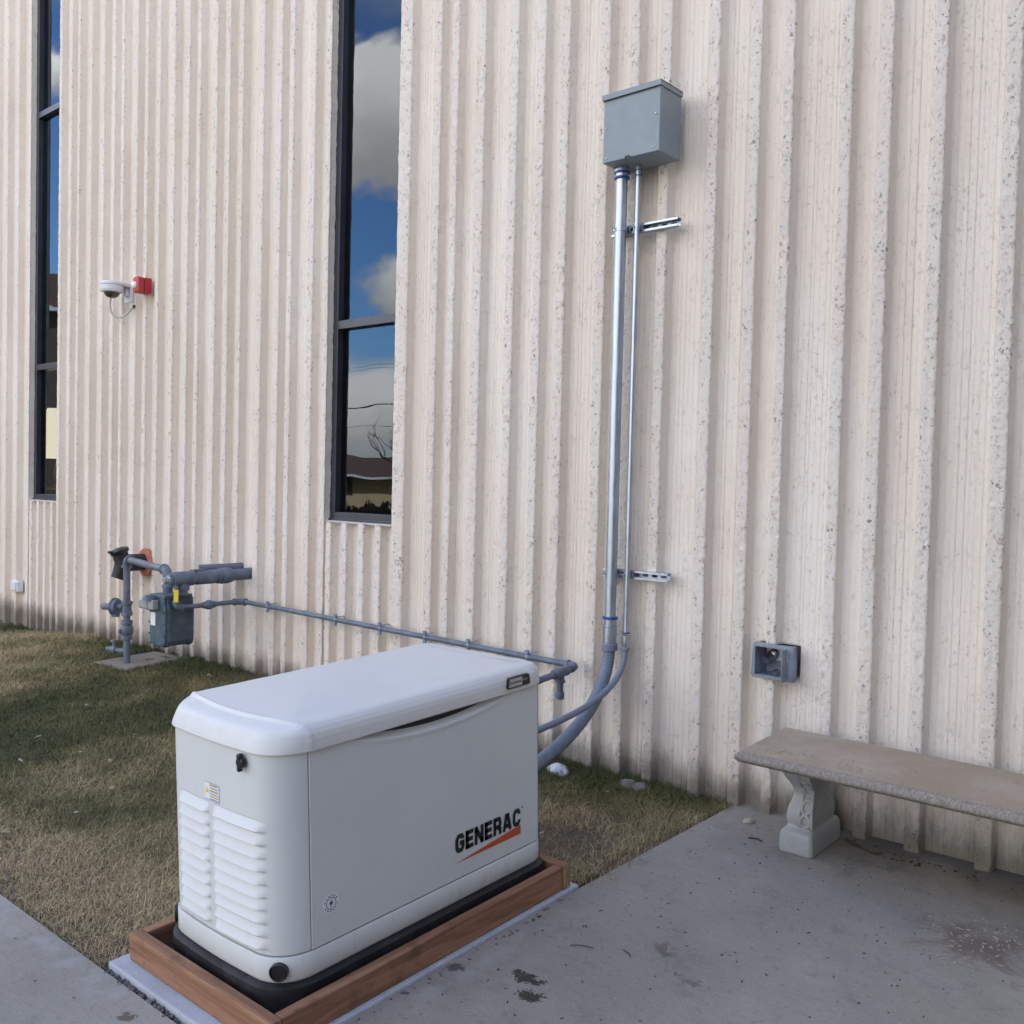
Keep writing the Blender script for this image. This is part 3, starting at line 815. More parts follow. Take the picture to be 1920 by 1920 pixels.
# lid
def lid_rows():
    rows = []
    base = outline(0., n_end=40, n_c=14, n_s=260)
    side = [(-.006, .772), (.008, .770), (.011, .773), (.0105, .788), (.009, .805), (.005, .820), (-.001, .829), (-.010, .836), (-.020, .840), (-.034, .8425), (-.055, .844), (-.078, .845)]
    hood = [(-.006, .772), (.008, .770), (.010, .773), (.005, .788), (-.004, .808), (-.010, .818), (-.016, .824), (-.024, .829), (-.034, .833), (-.047, .837), (-.062, .841), (-.080, .844)]
    def dense(P):
        q = P[:3]
        for i in range(2, len(P) - 1):
            for j in range(1, 7): q.append((P[i][0] + (P[i + 1][0] - P[i][0]) * j / 6, P[i][1] + (P[i + 1][1] - P[i][1]) * j / 6))
        return q
    side, hood = dense(side), dense(hood)
    for (d0, z0_), (d1, z1_) in zip(side, hood):
        r = []
        for x, y, nx, ny in base:
            k = max(0., -ny); k = k * k * (3 - 2 * k)
            d = d0 + (d1 - d0) * k; z = z0_ + (z1_ - z0_) * k
            r.append((x + nx * d, y + ny * d, z))
        rows.append(r)
    edge = rows[-1]
    for f in list(np.linspace(.015, .35, 44)) + list(np.linspace(.40, 1, 14)):
        r = []
        for (x, y, z) in edge:
            ty = max(-.25, min(.42, y))
            r.append((x * (1 - f), y + (ty - y) * f, z + .011 * (1 - (1 - f) ** 2) + (.845 - z) * f))
        rows.append(r)
    # raised main section behind the ridge line
    out_ = []
    for r in rows:
        q = []
        for (x, y, z) in r:
            yr = -.489 - .050 * max(0., 1 - (abs(x) / .302) ** 2) ** .8
            s = max(0., min(1., (y - yr + .003) / .006)); s = s * s * (3 - 2 * s)
            bead = math.exp(-((y - yr - .006) / .005) ** 2) * .0035
            a = .0052 * s + bead
            kz = max(0., min(1., (z - .818) / .018))
            kx = (1 - kz) * (1 if abs(x) > .22 else 0)
            if y > .52: kx *= .0
            q.append((x + a * kx * (1 if x > 0 else -1), y, z + a * kz))
        out_.append(q)
    return out_
o = MB(); o.grid(lid_rows(), True); lid = o.build('lid', 'lid_enamel', gen, ang=60, bevel=0)
# badge on the lid's side
xb = HW + .0225
o = MB().prism([(.362, .788), (.478, .788), (.482, .793), (.476, .823), (.470, .827), (.372, .827), (.366, .822), (.358, .793)], 0, .003)
ob = [(xb + 0 * y, x_, z_) for x_, y, z_ in o.v]
o.v = [(xb + (0. if y > 0 else -.012), x_, z_) for x_, y, z_ in o.v]; badge = o.build('badge', 'black_rubber', lid)
o = MB(); o.add([(xb + .0004, .364, .793), (xb + .0004, .437, .793), (xb + .0004, .437, .822), (xb + .0004, .371, .822)], [(0, 1, 2, 3)]); o.build('badge_plate', 'badge_silver', badge, fix=False)
def text_mesh(body, size, extr=.0, name='lettering', m='black_ink', parent=None, mat=None, bold=0., shear=0., sx=1.):
    cu = bpy.data.curves.new(name, 'FONT'); cu.body = body; cu.size = size; cu.extrude = extr; cu.offset = bold; cu.shear = shear
    cu.align_x = 'LEFT'; cu.fill_mode = 'FRONT' if extr == 0 else 'FULL'
    ob_ = bpy.data.objects.new(name, cu); COL.objects.link(ob_)
    dg = bpy.context.evaluated_depsgraph_get()
    me = bpy.data.meshes.new_from_object(ob_.evaluated_get(dg)); bpy.data.objects.remove(ob_); bpy.data.curves.remove(cu)
    me.name = name
    for v in me.vertices: v.co.x *= sx
    me.materials.clear(); me.materials.append(MATS[m])
    if mat is not None: me.transform(mat)
    o_ = bpy.data.objects.new(name, me); COL.objects.link(o_); o_.parent = parent
    return o_
# text plane on the right side: text x -> +y, text y -> +z, normal -> +x
def side_mat(x, y, z): return Matrix(((0, 0, 1, x), (1, 0, 0, y), (0, 1, 0, z), (0, 0, 0, 1)))
text_mesh('GUARDIAN', .0125, parent=badge, mat=side_mat(xb + .0008, .369, .803), bold=.0002, sx=.98)
text_mesh('Series', .013, parent=badge, m='badge_silver', mat=side_mat(xb + .0001, .441, .806), sx=.8)

# big lettering on the door, drawn stroke by stroke
def stroke(mb, pts, wd, x, closed=False):
    P = [Vector(p) for p in pts]; n_ = len(P); L, R = [], []
    for i in range(n_):
        a = (P[i] - P[i - 1]).normalized() if i > 0 else None; b_ = (P[i + 1] - P[i]).normalized() if i < n_ - 1 else None
        if a is None: a = b_
        if b_ is None: b_ = a
        na, nb_ = Vector((-a.y, a.x)), Vector((-b_.y, b_.x)); m_ = (na + nb_).normalized(); k = wd / 2 / max(.45, m_.dot(na))
        L.append(P[i] + m_ * k); R.append(P[i] - m_ * k)
    for i in range(n_ - 1):
        mb.add([(x, q.x, q.y) for q in (L[i], L[i + 1], R[i + 1], R[i])], [(0, 1, 2, 3)])
def letters(x, y0, y1, z0, z1):
    mb = MB(); gap = .2; H = z1 - z0
    ws = dict(G=1.05, E=.92, N=1.08, R=1.02, A=1.16, C=1.02); word = 'GENERAC'
    tot = sum(ws[c] for c in word) + gap * .62 * 6; sc = (y1 - y0) / tot; cx = y0; t_ = .24
    for c in word:
        W_ = ws[c]; A = lambda a, b_: (cx + a * sc, z0 + b_ * H); tw = t_ * H; ty = t_ * H / 2 / H; tx = tw / 2 / sc
        l, r, bt, tp = tx, W_ - tx, ty, 1 - ty; q = .16
        def S_(p): stroke(mb, [A(a, b_) for a, b_ in p], tw, x)
        if c == 'G': S_([(r, .70), (r, tp - q), (r - q * .9, tp), (l + q, tp), (l, tp - q), (l, bt + q), (l + q, bt), (r - q * .9, bt), (r, bt + q), (r, .50), (W_ * .48, .50)])
        if c == 'C': S_([(r, .66), (r, tp - q), (r - q * .9, tp), (l + q, tp), (l, tp - q), (l, bt + q), (l + q, bt), (r - q * .9, bt), (r, bt + q), (r, .34)])
        if c == 'E': S_([(l, 0), (l, 1)]); S_([(0, tp), (W_, tp)]); S_([(0, .5), (W_ * .92, .5)]); S_([(0, bt), (W_, bt)])
        if c == 'N': S_([(l, 0), (l, 1)]); S_([(r, 0), (r, 1)]); S_([(l - tx * .2, .96), (r + tx * .2, .04)])
        if c == 'R': S_([(l, 0), (l, 1)]); S_([(l, tp), (r - q * .8, tp), (r, tp - q), (r, .56), (r - q * .8, .44), (l, .44)]); S_([(W_ * .58, .40), (r, .30), (r, 0)])
        if c == 'A': S_([(tx * .95, 0), (W_ * .5 - tx * .35, .98)]); S_([(W_ - tx * .95, 0), (W_ * .5 + tx * .35, .98)]); S_([(W_ * .25, .27), (W_ * .75, .27)])
        cx += (W_ + gap * .62) * sc
    return mb
xd = HW + .0052
letters(xd, .108, .446, .274, .338).build('lettering', 'black_ink', door, fix=False)
MB().add([(xd, .106, .2415), (xd, .446, .2405), (xd, .446, .2740)], [(0, 1, 2)]).build('logo_wedge', 'orange_ink', door, fix=False)
MB().lathe((xd - .0004, .456, .336), (1, 0, 0), [(0, .0035), (.0005, .0035)], 12).build('registered_mark', 'black_ink', door)
# round sticker
c = Vector((xd - .0006, -.415, .300))
stk = MB().lathe(c, (1, 0, 0), [(0, .031), (.0008, .031)], 32).build('round_sticker', 'white_paper', door)
o = MB()
for k in range(28):
    a0, a1 = 2 * math.pi * k / 28, 2 * math.pi * (k + 1) / 28
    o.add([(c.x + .0012, c.y + r_ * math.cos(a), c.z + r_ * math.sin(a)) for r_, a in ((.0165, a0), (.0165, a1), (.0185, a1), (.0185, a0))], [(0, 1, 2, 3)])
    if k % 2 == 0 and k not in (0, 14): o.add([(c.x + .0012, c.y + r_ * math.cos(a), c.z + r_ * math.sin(a)) for r_, a in ((.0225, a0), (.0225, a1), (.0255, a1), (.0255, a0))], [(0, 1, 2, 3)])
o.add([(c.x + .0012, c.y + a, c.z + b_) for a, b_ in ((.004, .014), (-.008, -.002), (-.001, -.002), (-.004, -.014), (.008, .003), (.001, .003))], [(0, 1, 2, 5), (2, 3, 4, 5)])
o.build('sticker_print', 'black_ink', stk, fix=False)
# tall safety label wrapped on the far corner
o = MB(); o2 = MB(); o3 = MB()
def far_pt(s, z, d):        # s metres round the far right corner
    a = min(math.pi / 2, max(0, s / RF)); 
    return (HW - RF + (RF + .003 + d) * math.cos(a), Y1 - RF + (RF + .003 + d) * math.sin(a), z)
ss = [.030 + .005 * i for i in range(13)]
o.grid([[far_pt(s, z, .0008) for s in ss] for z in (.215, .488)])
lb = o.build('safety_label', 'white_paper', fare)
for z0, z1 in ((.468, .488), (.365, .378), (.290, .303)): MB().grid([[far_pt(s, z, .0014) for s in ss] for z in (z0, z1)]).build('orange_band', 'orange_ink', lb)
for z0, z1 in ((.220, .284), (.306, .360), (.381, .460)):
    o3 = MB(); z = z0
    while z < z1: o3.grid([[far_pt(s, q, .0014) for s in ss[1:-1]] for q in (z, z + .0022)]); z += .0062
    o3.build('blue_print', 'blue_ink', lb)
# entry hubs on the far end for the lines
for (x, z, r_) in ((-.10, .20, .05), (-.11, .40, .035), (-.25, .53, .04)): MB().lathe((x, Y1 + .002, z), (0, 1, 0), [(0, r_), (.02, r_), (.025, r_ * .8)], 18).build('entry_hub', 'conduit_gray', gen)

# ---- pad and timber surround
pad = MB().box((-.42, -.712, -.16), (.404, .70, .0)).build('concrete_pad', 'new_concrete', loc=(0, 0, 0), bevel=.006)
pad.matrix_world = Matrix.Translation(G(-2.495, -1.83, .043)) @ GM
tag(pad, 'pale new concrete pad under the timber surround', 'pad')
tf = gthing('timber_frame', 'reddish brown lumber frame around the generator base', 'frame', -2.495, -1.83, .045)
hT = .088
def board(a, b_, m, nm='board', e=None):
    ob_ = MB().box(a, b_).build(nm, m, tf, bevel=.004)
    return ob_
bn = board((-.375, -.662, 0), (.388, -.622, hT), 'wood_x')
bf = board((-.375, .622, 0), (.388, .662, hT), 'wood_x')
br = board((.348, -.6195, 0), (.386, .6195, hT - .001), 'wood_y')
bl = board((-.373, -.6195, 0), (-.335, .6195, hT - .001), 'wood_y')
sub(MB().box((.3882, .6235, .002), (.3892, .6605, hT - .003)).build('end_grain', 'wood_end', bf), bf)
sub(MB().box((-.3762, -.6605, .002), (-.3752, -.6235, hT - .003)).build('end_grain', 'wood_end', bn), bn)
o = MB()
for z in (.022, .045, .068): o.lathe((-.352, -.6622, z), (0, -1, 0), [(0, .004), (.0008, .004)], 8)
sub(o.build('nail_heads', 'bare_steel', bn), bn)

# gravel in the gap between pad and slab
def pebble(mb, c, r, sq=.6, seed=0):
    R_ = random.Random(seed); N = 5; M_ = 7; rows = []
    for i in range(N + 1):
        th = math.pi * i / N; row = []
        for k in range(M_):
            ph = 2 * math.pi * k / M_; q = r * (.75 + .5 * R_.random()) if 0 < i < N else r * .8
            row.append((c[0] + q * math.sin(th) * math.cos(ph), c[1] + q * math.sin(th) * math.sin(ph), c[2] + q * sq * math.cos(th)))
        rows.append(row)
    mb.grid(rows, True, smooth=False)
o = MB(); i = 0
for k in range(900):
    if random.random() < .42: u, v = random.uniform(-2.90, -2.06), random.uniform(-2.572, -2.545)
    else: u, v = random.uniform(-2.085, -2.055) - .0 * 1, random.uniform(-2.56, -1.15)
    p = (u, v, .022 + random.uniform(-.01, .006)); pebble(o, p, random.uniform(.003, .009), .7, k)
gr = o.build('gravel', 'gravel', fix=False); gr.matrix_world = GM.copy()
tag(gr, 'dark loose gravel in the gap beside the new concrete pad', 'gravel', kind='stuff')

# ================================================================ WALL EQUIPMENT
# junction box
jb = thing('junction_box', 'square grey metal junction box high on the ribbed wall', 'junction box', (-2.59, -.002, 3.05))
X0, X1, Zb, Zt = -2.752, -2.432, 3.052, 3.372
MB().box((X0, -.185, Zb), (X1, -.003, Zt - .006)).build('body', 'box_gray', jb, bevel=.003)
MB().box((X0 + .002, -.1885, Zb + .002), (X1 - .002, -.1855, Zt - .03)).build('cover', 'box_gray', jb, bevel=.001)
o = MB().box((X0 - .006, -.197, Zt - .002), (X1 + .006, -.003, Zt + .003)); o.box((X0 - .006, -.199, Zt - .022), (X1 + .006, -.1955, Zt + .003))
o.box((X1 + .0005, -.195, Zt - .022), (X1 + .006, -.003, Zt + .003)); o.box((X0 - .006, -.195, Zt - .022), (X0 - .0005, -.003, Zt + .003))
o.build('hood', 'box_gray', jb)
for x, z in ((X1 - .022, Zb + .175), (X1 - .035, Zb + .022), (X0 + .016, Zb + .165), (X0 + .022, Zb + .02)):
    MB().lathe((x, -.1885, z), (0, -1, 0), [(0, .0055), (.002, .0055), (.004, .003)], 10).build('screw', 'bare_steel', jb)
MB().tube([(X0 + .135, -.190, Zb + .001), (X0 + .135, -.196, Zb + .006), (X0 + .158, -.196, Zb + .006), (X0 + .158, -.190, Zb + .001)], .0025, 6).build('hasp', 'gap_dark', jb)

def straight_conduit(x, y, r, z0, z1, label):
    t_ = thing('metal_conduit', label, 'conduit', (x, y, z0), 'straight metal conduits below the junction box')
    MB().tube([(x, y, z0), (x, y, (z0 + z1) / 2), (x, y, z1)], r, 24).build('pipe', 'galvanized', t_)
    k = r / .028
    MB().lathe((x, y, z1 - .052), (0, 0, 1), [(0, r * 1.12), (.030 , r * 1.16), (.032, r * 1.3), (.045, r * 1.3), (.046, r * 1.1), (.055, r * 1.1)], 24).build('upper_connector', 'galvanized', t_)
    for d in (.046, .020): MB().lathe((x, y, z1 - d - .008 * k), (0, 0, 1), [(0, r * 1.2), (.002, r * 1.34), (.010 * k, r * 1.34), (.012 * k, r * 1.2)], 24).build('blue_ring', 'blue_gasket', t_)
    return t_
straight_conduit(-2.714, -.075, .0285, .79, 3.052, 'thick galvanized conduit pipe from the junction box')
straight_conduit(-2.628, -.060, .0130, .765, 3.052, 'thin galvanized conduit beside the thick one')
for z, lab in ((2.757, 'upper slotted steel strut channel holding both conduits under the box'), (1.055, 'lower slotted steel strut channel holding both conduits')):
    t_ = thing('strut_channel', lab, 'bracket', (-2.6, -.02, z), 'slotted strut channels on the wall')
    a, b_ = -2.795, -2.415; o = MB(); h2 = .0205
    # C channel: web at wall, lips in front, with slots cut as framed openings in the web
    o.box((a, -.036, z + h2 - .0025), (b_, -.002, z + h2)); o.box((a, -.036, z - h2), (b_, -.002, z - h2 + .0025))
    o.box((a, -.038, z + h2 - .010), (b_, -.0355, z + h2)); o.box((a, -.038, z - h2), (b_, -.0355, z - h2 + .010))
    o.box((a, -.0065, z - h2 + .0027), (b_, -.002, z + h2 - .0027))
    o.build('channel', 'galvanized', t_)
    for i in range(7):
        xc = a + .03 + i * .052
        s_ = MB()
        pts = [(xc + dx + .007 * math.cos(q), z + .0065 * math.sin(q)) for dx, q0 in ((.009, -90), (-.009, 90)) for q in [rad(q0 + 30 * j) for j in range(7)]]
        s_.prism(pts, -.0082, -.0068); s_.build('slot', 'stone' if i % 3 != 2 else 'gap_dark', t_)
    for x, y, r in ((-2.714, -.075, .0285), (-2.628, -.060, .013)):
        c_ = MB(); ring_ = []
        for k in range(25):
            q = 2 * math.pi * k / 24; ring_.append((math.cos(q), math.sin(q)))
        c_.grid([[(x + p[0] * rr, y + p[1] * rr, zz) for p in ring_] for rr, zz in ((r + .0005, z - .014), (r + .003, z - .014), (r + .003, z + .014), (r + .0005, z + .014))])
        c_.box((x - r - .018, -.047, z - .012), (x - r - .002, -.030, z + .012))
        c_.box((x + r + .002, -.047, z - .012), (x + r + .010, -.030, z + .012))
        c_.tube([(x - r - .022, y - .004, z), (x - r * .5, y - r - .012, z)], .004, 8); c_.lathe((x - r * .65, y - r - .010, z), (-.8, -.6, 0), [(0, .0075), (.006, .0075)], 6)
        c_.build('clamp', 'galvanized', t_)

def bez(p0, p1, p2, p3, n_=40):
    p0, p1, p2, p3 = map(Vector, (p0, p1, p2, p3)); R_ = []
    for i in range(n_ + 1):
        t_ = i / n_; R_.append(p0 * (1 - t_) ** 3 + p1 * 3 * t_ * (1 - t_) ** 2 + p2 * 3 * t_ * t_ * (1 - t_) + p3 * t_ ** 3)
    return R_
def gen_pt(x, y, z): return tuple(gen.matrix_world @ Vector((x, y, z)))
def flex(x, y, z, r, p2, p3, label, ribs):
    t_ = thing('flexible_conduit', label, 'flexible conduit', (x, y, z), 'grey flexible conduits looping to the generator')
    k = r / .031
    MB().lathe((x, y, z - .02), (0, 0, 1), [(0, r * 1.05), (.002, r * 1.12), (.060 * k + .02, r * 1.12), (.062 * k + .02, r * 1.22), (.070 * k + .02, r * 1.22), (.072 * k + .02, r * 1.02), (.10 * k + .02, r * 1.02)], 24).build('connector', 'galvanized', t_)
    MB().lathe((x, y, z + .078 * k + .02), (0, 0, 1), [(0, r * 1.0), (.002, r * 1.26), (.013 * k, r * 1.26), (.015 * k, r * 1.0)], 24).build('blue_ring', 'blue_gasket', t_)
    MB().lathe((x, y, z - .06 * k), (0, 0, 1), [(0, r * 1.05), (.004, r * 1.32), (.035 * k, r * 1.32), (.042 * k, r * 1.1)], 12).build('gland_nut', 'conduit_gray', t_)
    P = bez((x, y, z - .03 * k), (x + p2[3] * 0, y, z - p2[3]), p2[:3], p3, 400 if ribs else 60)
    rs = [r * (1 + (.035 * math.sin(i * 1.05) if ribs and i < 300 else 0)) for i in range(len(P))]
    MB().tube(P, rs, 18).build('hose', 'conduit_gray', t_)
    return t_
flex(-2.714, -.075, .728, .031, (-2.66, -.60, .215, .37), gen_pt(-.10, Y1 + .02, .20), 'thick grey flexible conduit curving from wall to generator', True)
flex(-2.628, -.060, .705, .0150, (-2.62, -.45, .405, .24), gen_pt(-.11, Y1 + .02, .40), 'thin grey flexible conduit crossing over the thick one', False)

# gas line along the wall
gl = thing('gas_pipe', 'grey painted gas pipe strapped along the wall to the generator', 'pipe', (-4.4, -.06, .55))
rp = .0165
path = [(-5.93, -.068, .592), (-5.6, -.066, .590), (-4.4, -.066, .5745), (-2.955, -.066, .560)]
MB().tube(path, rp, 16).build('long_run', 'pipe_paint', gl)
ge = gen_pt(-.25, Y1 + .01, .53)
e1 = (-2.9145, -.085, .560)
MB().tube([e1, tuple(Vector(e1).lerp(Vector(ge), .5)), ge], rp, 16).build('short_run', 'pipe_paint', gl)
def elbow(mb, a, c, b_, r, rr=None):
    a, c, b_ = Vector(a), Vector(c), Vector(b_); P = []
    for i in range(9):
        t_ = i / 8; P.append(a * (1 - t_) ** 2 + c * 2 * t_ * (1 - t_) + b_ * t_ ** 2)
    mb.tube(P, r, 16)
    for p, q in ((a, c), (b_, c)):
        d = (p - q).normalized(); mb.lathe(p - d * .010, d, [(0, r), (.002, r * 1.18), (.014, r * 1.18), (.016, r)], 16)
o = MB(); elbow(o, (-2.975, -.066, .560), (-2.915, -.066, .560), (-2.912, -.125, .560), .0215); o.build('elbow', 'pipe_paint', gl)
dr = (Vector(ge) - Vector(e1)).normalized(); tp = Vector(e1) + dr * .155
o = MB().tube([tp - dr * .055, tp, tp + dr * .055], .0225, 16); o.tube([tp, tp - Vector((0, 0, .04))], .0215, 16)
for k in (-1, 1): o.lathe(tp + dr * (.045 * k), dr * k, [(0, .022), (.002, .027), (.014, .027), (.016, .02)], 16)
o.build('tee', 'pipe_paint', gl)
o = MB().tube([tp, tp - Vector((0, 0, .115))], rp, 16); o.lathe(tp - Vector((0, 0, .135)), (0, 0, 1), [(0, .016), (.003, .0225), (.034, .0225), (.038, .017)], 16); o.lathe(tp - Vector((0, 0, .052)), (0, 0, 1), [(0, .018), (.002, .026), (.012, .026), (.014, .02)], 16)
o.build('drip_leg', 'pipe_paint', gl)
for x in (-5.60, -4.86, -4.43, -4.03, -3.68, -3.245):
    z = .592 + (x + 5.93) * (.560 - .592) / 2.98
    o = MB(); P = [(x, -.066 + (rp + .002) * math.sin(q), z + (rp + .002) * math.cos(q)) for q in [math.pi * (1 + k / 10.) for k in range(11)]]
    hw = .010
    o.grid([[(p[0] - hw, p[1], p[2]) for p in P], [(p[0] + hw, p[1], p[2]) for p in P]], smooth=True)
    o.box((x - hw, -.070, z + rp + .001), (x + hw, -.002, z + rp + .004)); o.box((x - hw, -.070, z - rp - .004), (x + hw, -.002, z - rp - .001))
    o.box((x - hw, -.085, z + rp + .001), (x + hw, -.0705, z + rp + .022)); o.box((x - hw, -.085, z - rp - .022), (x + hw, -.0705, z - rp - .001))
    o.build('pipe_strap', 'hydrant_gray', gl)

# gas meter and its pipes
gm = thing('gas_meter', 'blue-grey gas meter hanging from thick pipe with yellow tag', 'gas meter', (-6.1, -.5, .3))
mx0, mx1, my0, my1, mz0, mz1 = -6.215, -5.985, -.625, -.395, .300, .655
def mprof(s):     # rounded front outline (x,z)
    a, b_ = mx0 - s, mx1 + s; c_ = .05
    return [(a + c_, mz0 - s), (b_ - c_, mz0 - s), (b_ - .012, mz0 + .02), (b_, mz0 + c_), (b_, mz1 - .08), (b_ - .012, mz1 - .055), (b_ - .012, mz1 - .01), (b_ - .03, mz1), (a + .03, mz1), (a + .012, mz1 - .01), (a + .012, mz1 - .055), (a, mz1 - .08), (a, mz0 + c_), (a + .012, mz0 + .02)]
o = MB().prism(mprof(-.010), my0 + .035, my1 - .03); o.prism(mprof(-.004), my0 + .02, my0 + .052); o.prism(mprof(-.004), my1 - .04, my1 - .012)
o.build('case', 'meter_paint', gm, bevel=.008)
o = MB().prism([(x, z) for x, z in mprof(-.012) if True], my0, my0 + .022); o.build('front_plate', 'meter_paint', gm, bevel=.010, seg=3)
for x, z in ((mx0 + .02, mz0 + .09), (mx0 + .02, mz0 + .17), (mx0 + .035, mz0 + .025), (mx0 + .09, mz0 + .008), (mx0 + .15, mz0 + .008), (mx1 - .035, mz0 + .025), (mx1 - .02, mz0 + .09), (mx1 - .02, mz0 + .17), (mx1 - .03, mz0 + .25), (mx0 + .03, mz0 + .25)):
    MB().lathe((x, my0 - .001, z), (0, -1, 0), [(0, .008), (.006, .008)], 6).build('bolt', 'meter_paint', gm)
o = MB().box((mx0 - .055, my0 - .055, mz1 - .095), (mx0 + .075, my0 + .008, mz1 - .02)); o.build('index_housing', 'index_glass', gm, bevel=.018, seg=3)
MB().box((mx0 + .0775, my0 - .05, mz1 - .088), (mx0 + .145, my0 - .003, mz1 - .022)).build('index_window', 'index_glass', gm, bevel=.006)
MB().lathe((mx0 + .075, my0 - .02, mz1 - .018), (0, .2, 1), [(-.02, .06), (.005, .055), (.022, .035), (.028, .0)], 16, cap=False).build('index_cap', 'meter_paint', gm)
MB().box((mx0 + .030, my0 - .0016, mz1 - .205), (mx0 + .095, my0 - .0004, mz1 - .115)).build('name_plate', 'white_paper', gm)
MB().box((mx0 + .015, my0 - .004, mz1 - .012), (mx1 - .015, my1 - .02, mz1 + .012)).build('top_plate', 'meter_paint', gm, bevel=.006)
# top connections
o = MB().lathe((-6.185, -.50, mz1 + .010), (0, 0, 1), [(0, .034), (.03, .034), (.032, .040), (.055, .040), (.057, .026), (.10, .026)], 18); o.build('inlet_swivel', 'pipe_paint', gm)
sp = gm
o = MB().lathe((-5.99, -.50, mz1 + .010), (0, 0, 1), [(0, .036), (.03, .036), (.034, .042), (.055, .042), (.058, .034), (.10, .034)], 18); o.build('outlet_swivel', 'pipe_paint', gm)
# service pipes
sv_ = thing('gas_service_pipe', 'grey gas riser pipe with valve and regulator feeding the meter', 'pipe', (-7.0, -.38, 0))
rr = .026
MB().tube([(-6.985, -.38, -.06), (-6.99, -.38, .4), (-7.0, -.38, .795)], rr, 18).build('riser', 'pipe_paint', sv_)
o = MB(); elbow(o, (-7.0, -.38, .775), (-7.0, -.38, .832), (-6.935, -.388, .832), .033); o.build('elbow', 'pipe_paint', sv_)
MB().tube([(-6.95, -.386, .832), (-6.245, -.492, .822)], rr, 18).build('cross_pipe', 'pipe_paint', sv_)
o = MB(); elbow(o, (-6.25, -.492, .822), (-6.185, -.50, .822), (-6.185, -.50, .748), .033); o.build('elbow', 'pipe_paint', sv_)
o = MB().tube([(-6.185, -.50, .73), (-6.185, -.50, .76)], .030, 18); o.build('nipple', 'pipe_paint', sv_)
o = MB().lathe((-6.99, -.38, .40), (0, 0, 1), [(0, .034), (.002, .041), (.03, .041), (.034, .034), (.085, .034), (.088, .041), (.112, .041), (.115, .03)], 18); o.build('union', 'pipe_paint', sv_)
o = MB().lathe((-6.99, -.38, .215), (0, 0, 1), [(0, .030), (.002, .042), (.03, .042), (.035, .036), (.05, .048), (.075, .050), (.10, .046), (.115, .036), (.12, .042), (.15, .042), (.152, .03)], 18)
o.box((-7.0, -.445, .27), (-6.98, -.40, .30)); o.build('valve', 'pipe_paint', sv_, bevel=.002)
o = MB().lathe((-7.03, -.39, .465), (-1, -.35, -.05), [(0, .022), (.04, .022), (.045, .055), (.07, .062), (.075, .070), (.085, .070), (.09, .060), (.11, .045), (.115, .028), (.20, .026), (.21, .018)], 20)
o.lathe((-7.10, -.415, .47), (.0, 0, 1), [(-.085, .03), (-.07, .032), (0, .03)], 14); o.build('regulator', 'pipe_paint', sv_)
o = MB().tube([(-7.0, -.38, .125), (-7.15, -.42, .125)], .018, 12); o.lathe((-7.10, -.405, .125), (-1, -.3, 0), [(0, .02), (.002, .028), (.05, .028), (.055, .02), (.10, .018)], 12); o.tube([(-7.125, -.412, .14), (-7.125, -.412, .19)], .012, 10); o.box((-7.15, -.43, .185), (-7.10, -.395, .20))
o.build('test_cock', 'pipe_paint', sv_)
# outlet header going into the wall
oh = thing('outlet_pipe', 'thick grey pipe from meter top into the wall', 'pipe', (-5.99, 0, .78))
A = Vector((-5.99, -.60, .775)); B = Vector((-5.975, .05, .785)); dx = (B - A).normalized()
MB().tube([A, B], .043, 20).build('pipe', 'pipe_paint', oh)
o = MB()
for d, L_, r_ in ((.02, .15, .052), (.20, .14, .050), (.36, .11, .053), (.385, .06, .058)): o.lathe(A + dx * d, dx, [(0, .043), (.003, r_), (L_, r_), (L_ + .003, .043)], 20)
o.lathe((-5.99, -.50, .70), (0, 0, 1), [(0, .046), (.06, .046)], 18); o.box((-6.02, -.43, .825), (-5.97, -.33, .835))
o.build('fittings', 'pipe_paint', oh)
MB().lathe(A - dx * .04, dx, [(0, .022), (.028, .022), (.03, .035), (.042, .035)], 6).build('plug', 'galvanized', oh)
MB().tube([(-6.06, -.33, .835), (-6.02, -.20, .838), (-6.0, -.02, .84)], .026, 14).build('bypass_pipe', 'pipe_paint', oh)
br_ = thing('branch_pipe', 'thin grey branch pipe leaving the meter under its yellow tag', 'pipe', (-5.95, -.55, .6))
MB().tube([(-5.955, -.565, .74), (-5.955, -.565, .61)], .015, 12).build('drop', 'pipe_paint', br_)
o = MB(); elbow(o, (-5.955, -.565, .625), (-5.955, -.565, .585), (-5.953, -.52, .585), .023); o.build('elbow', 'pipe_paint', br_)
MB().tube([(-5.953, -.55, .585), (-5.935, -.09, .592)], .0165, 14).build('run', 'pipe_paint', br_)
o = MB().lathe((-5.945, -.375, .587), (.03, 1, .01), [(0, .017), (.01, .024), (.035, .026), (.04, .034), (.065, .034), (.07, .024), (.095, .024), (.10, .017)], 14); o.build('union', 'pipe_paint', br_)
o = MB(); elbow(o, (-5.937, -.125, .592), (-5.935, -.068, .592), (-5.885, -.068, .5915), .0225); o.build('elbow', 'pipe_paint', br_)
MB().box((-.016, -.0025, .628), (.016, .002, .712), Matrix.Translation((-5.930, -.582, 0)) @ Matrix.Rotation(rad(38), 4, 'Z')).build('tag', 'yellow_tag', br_)

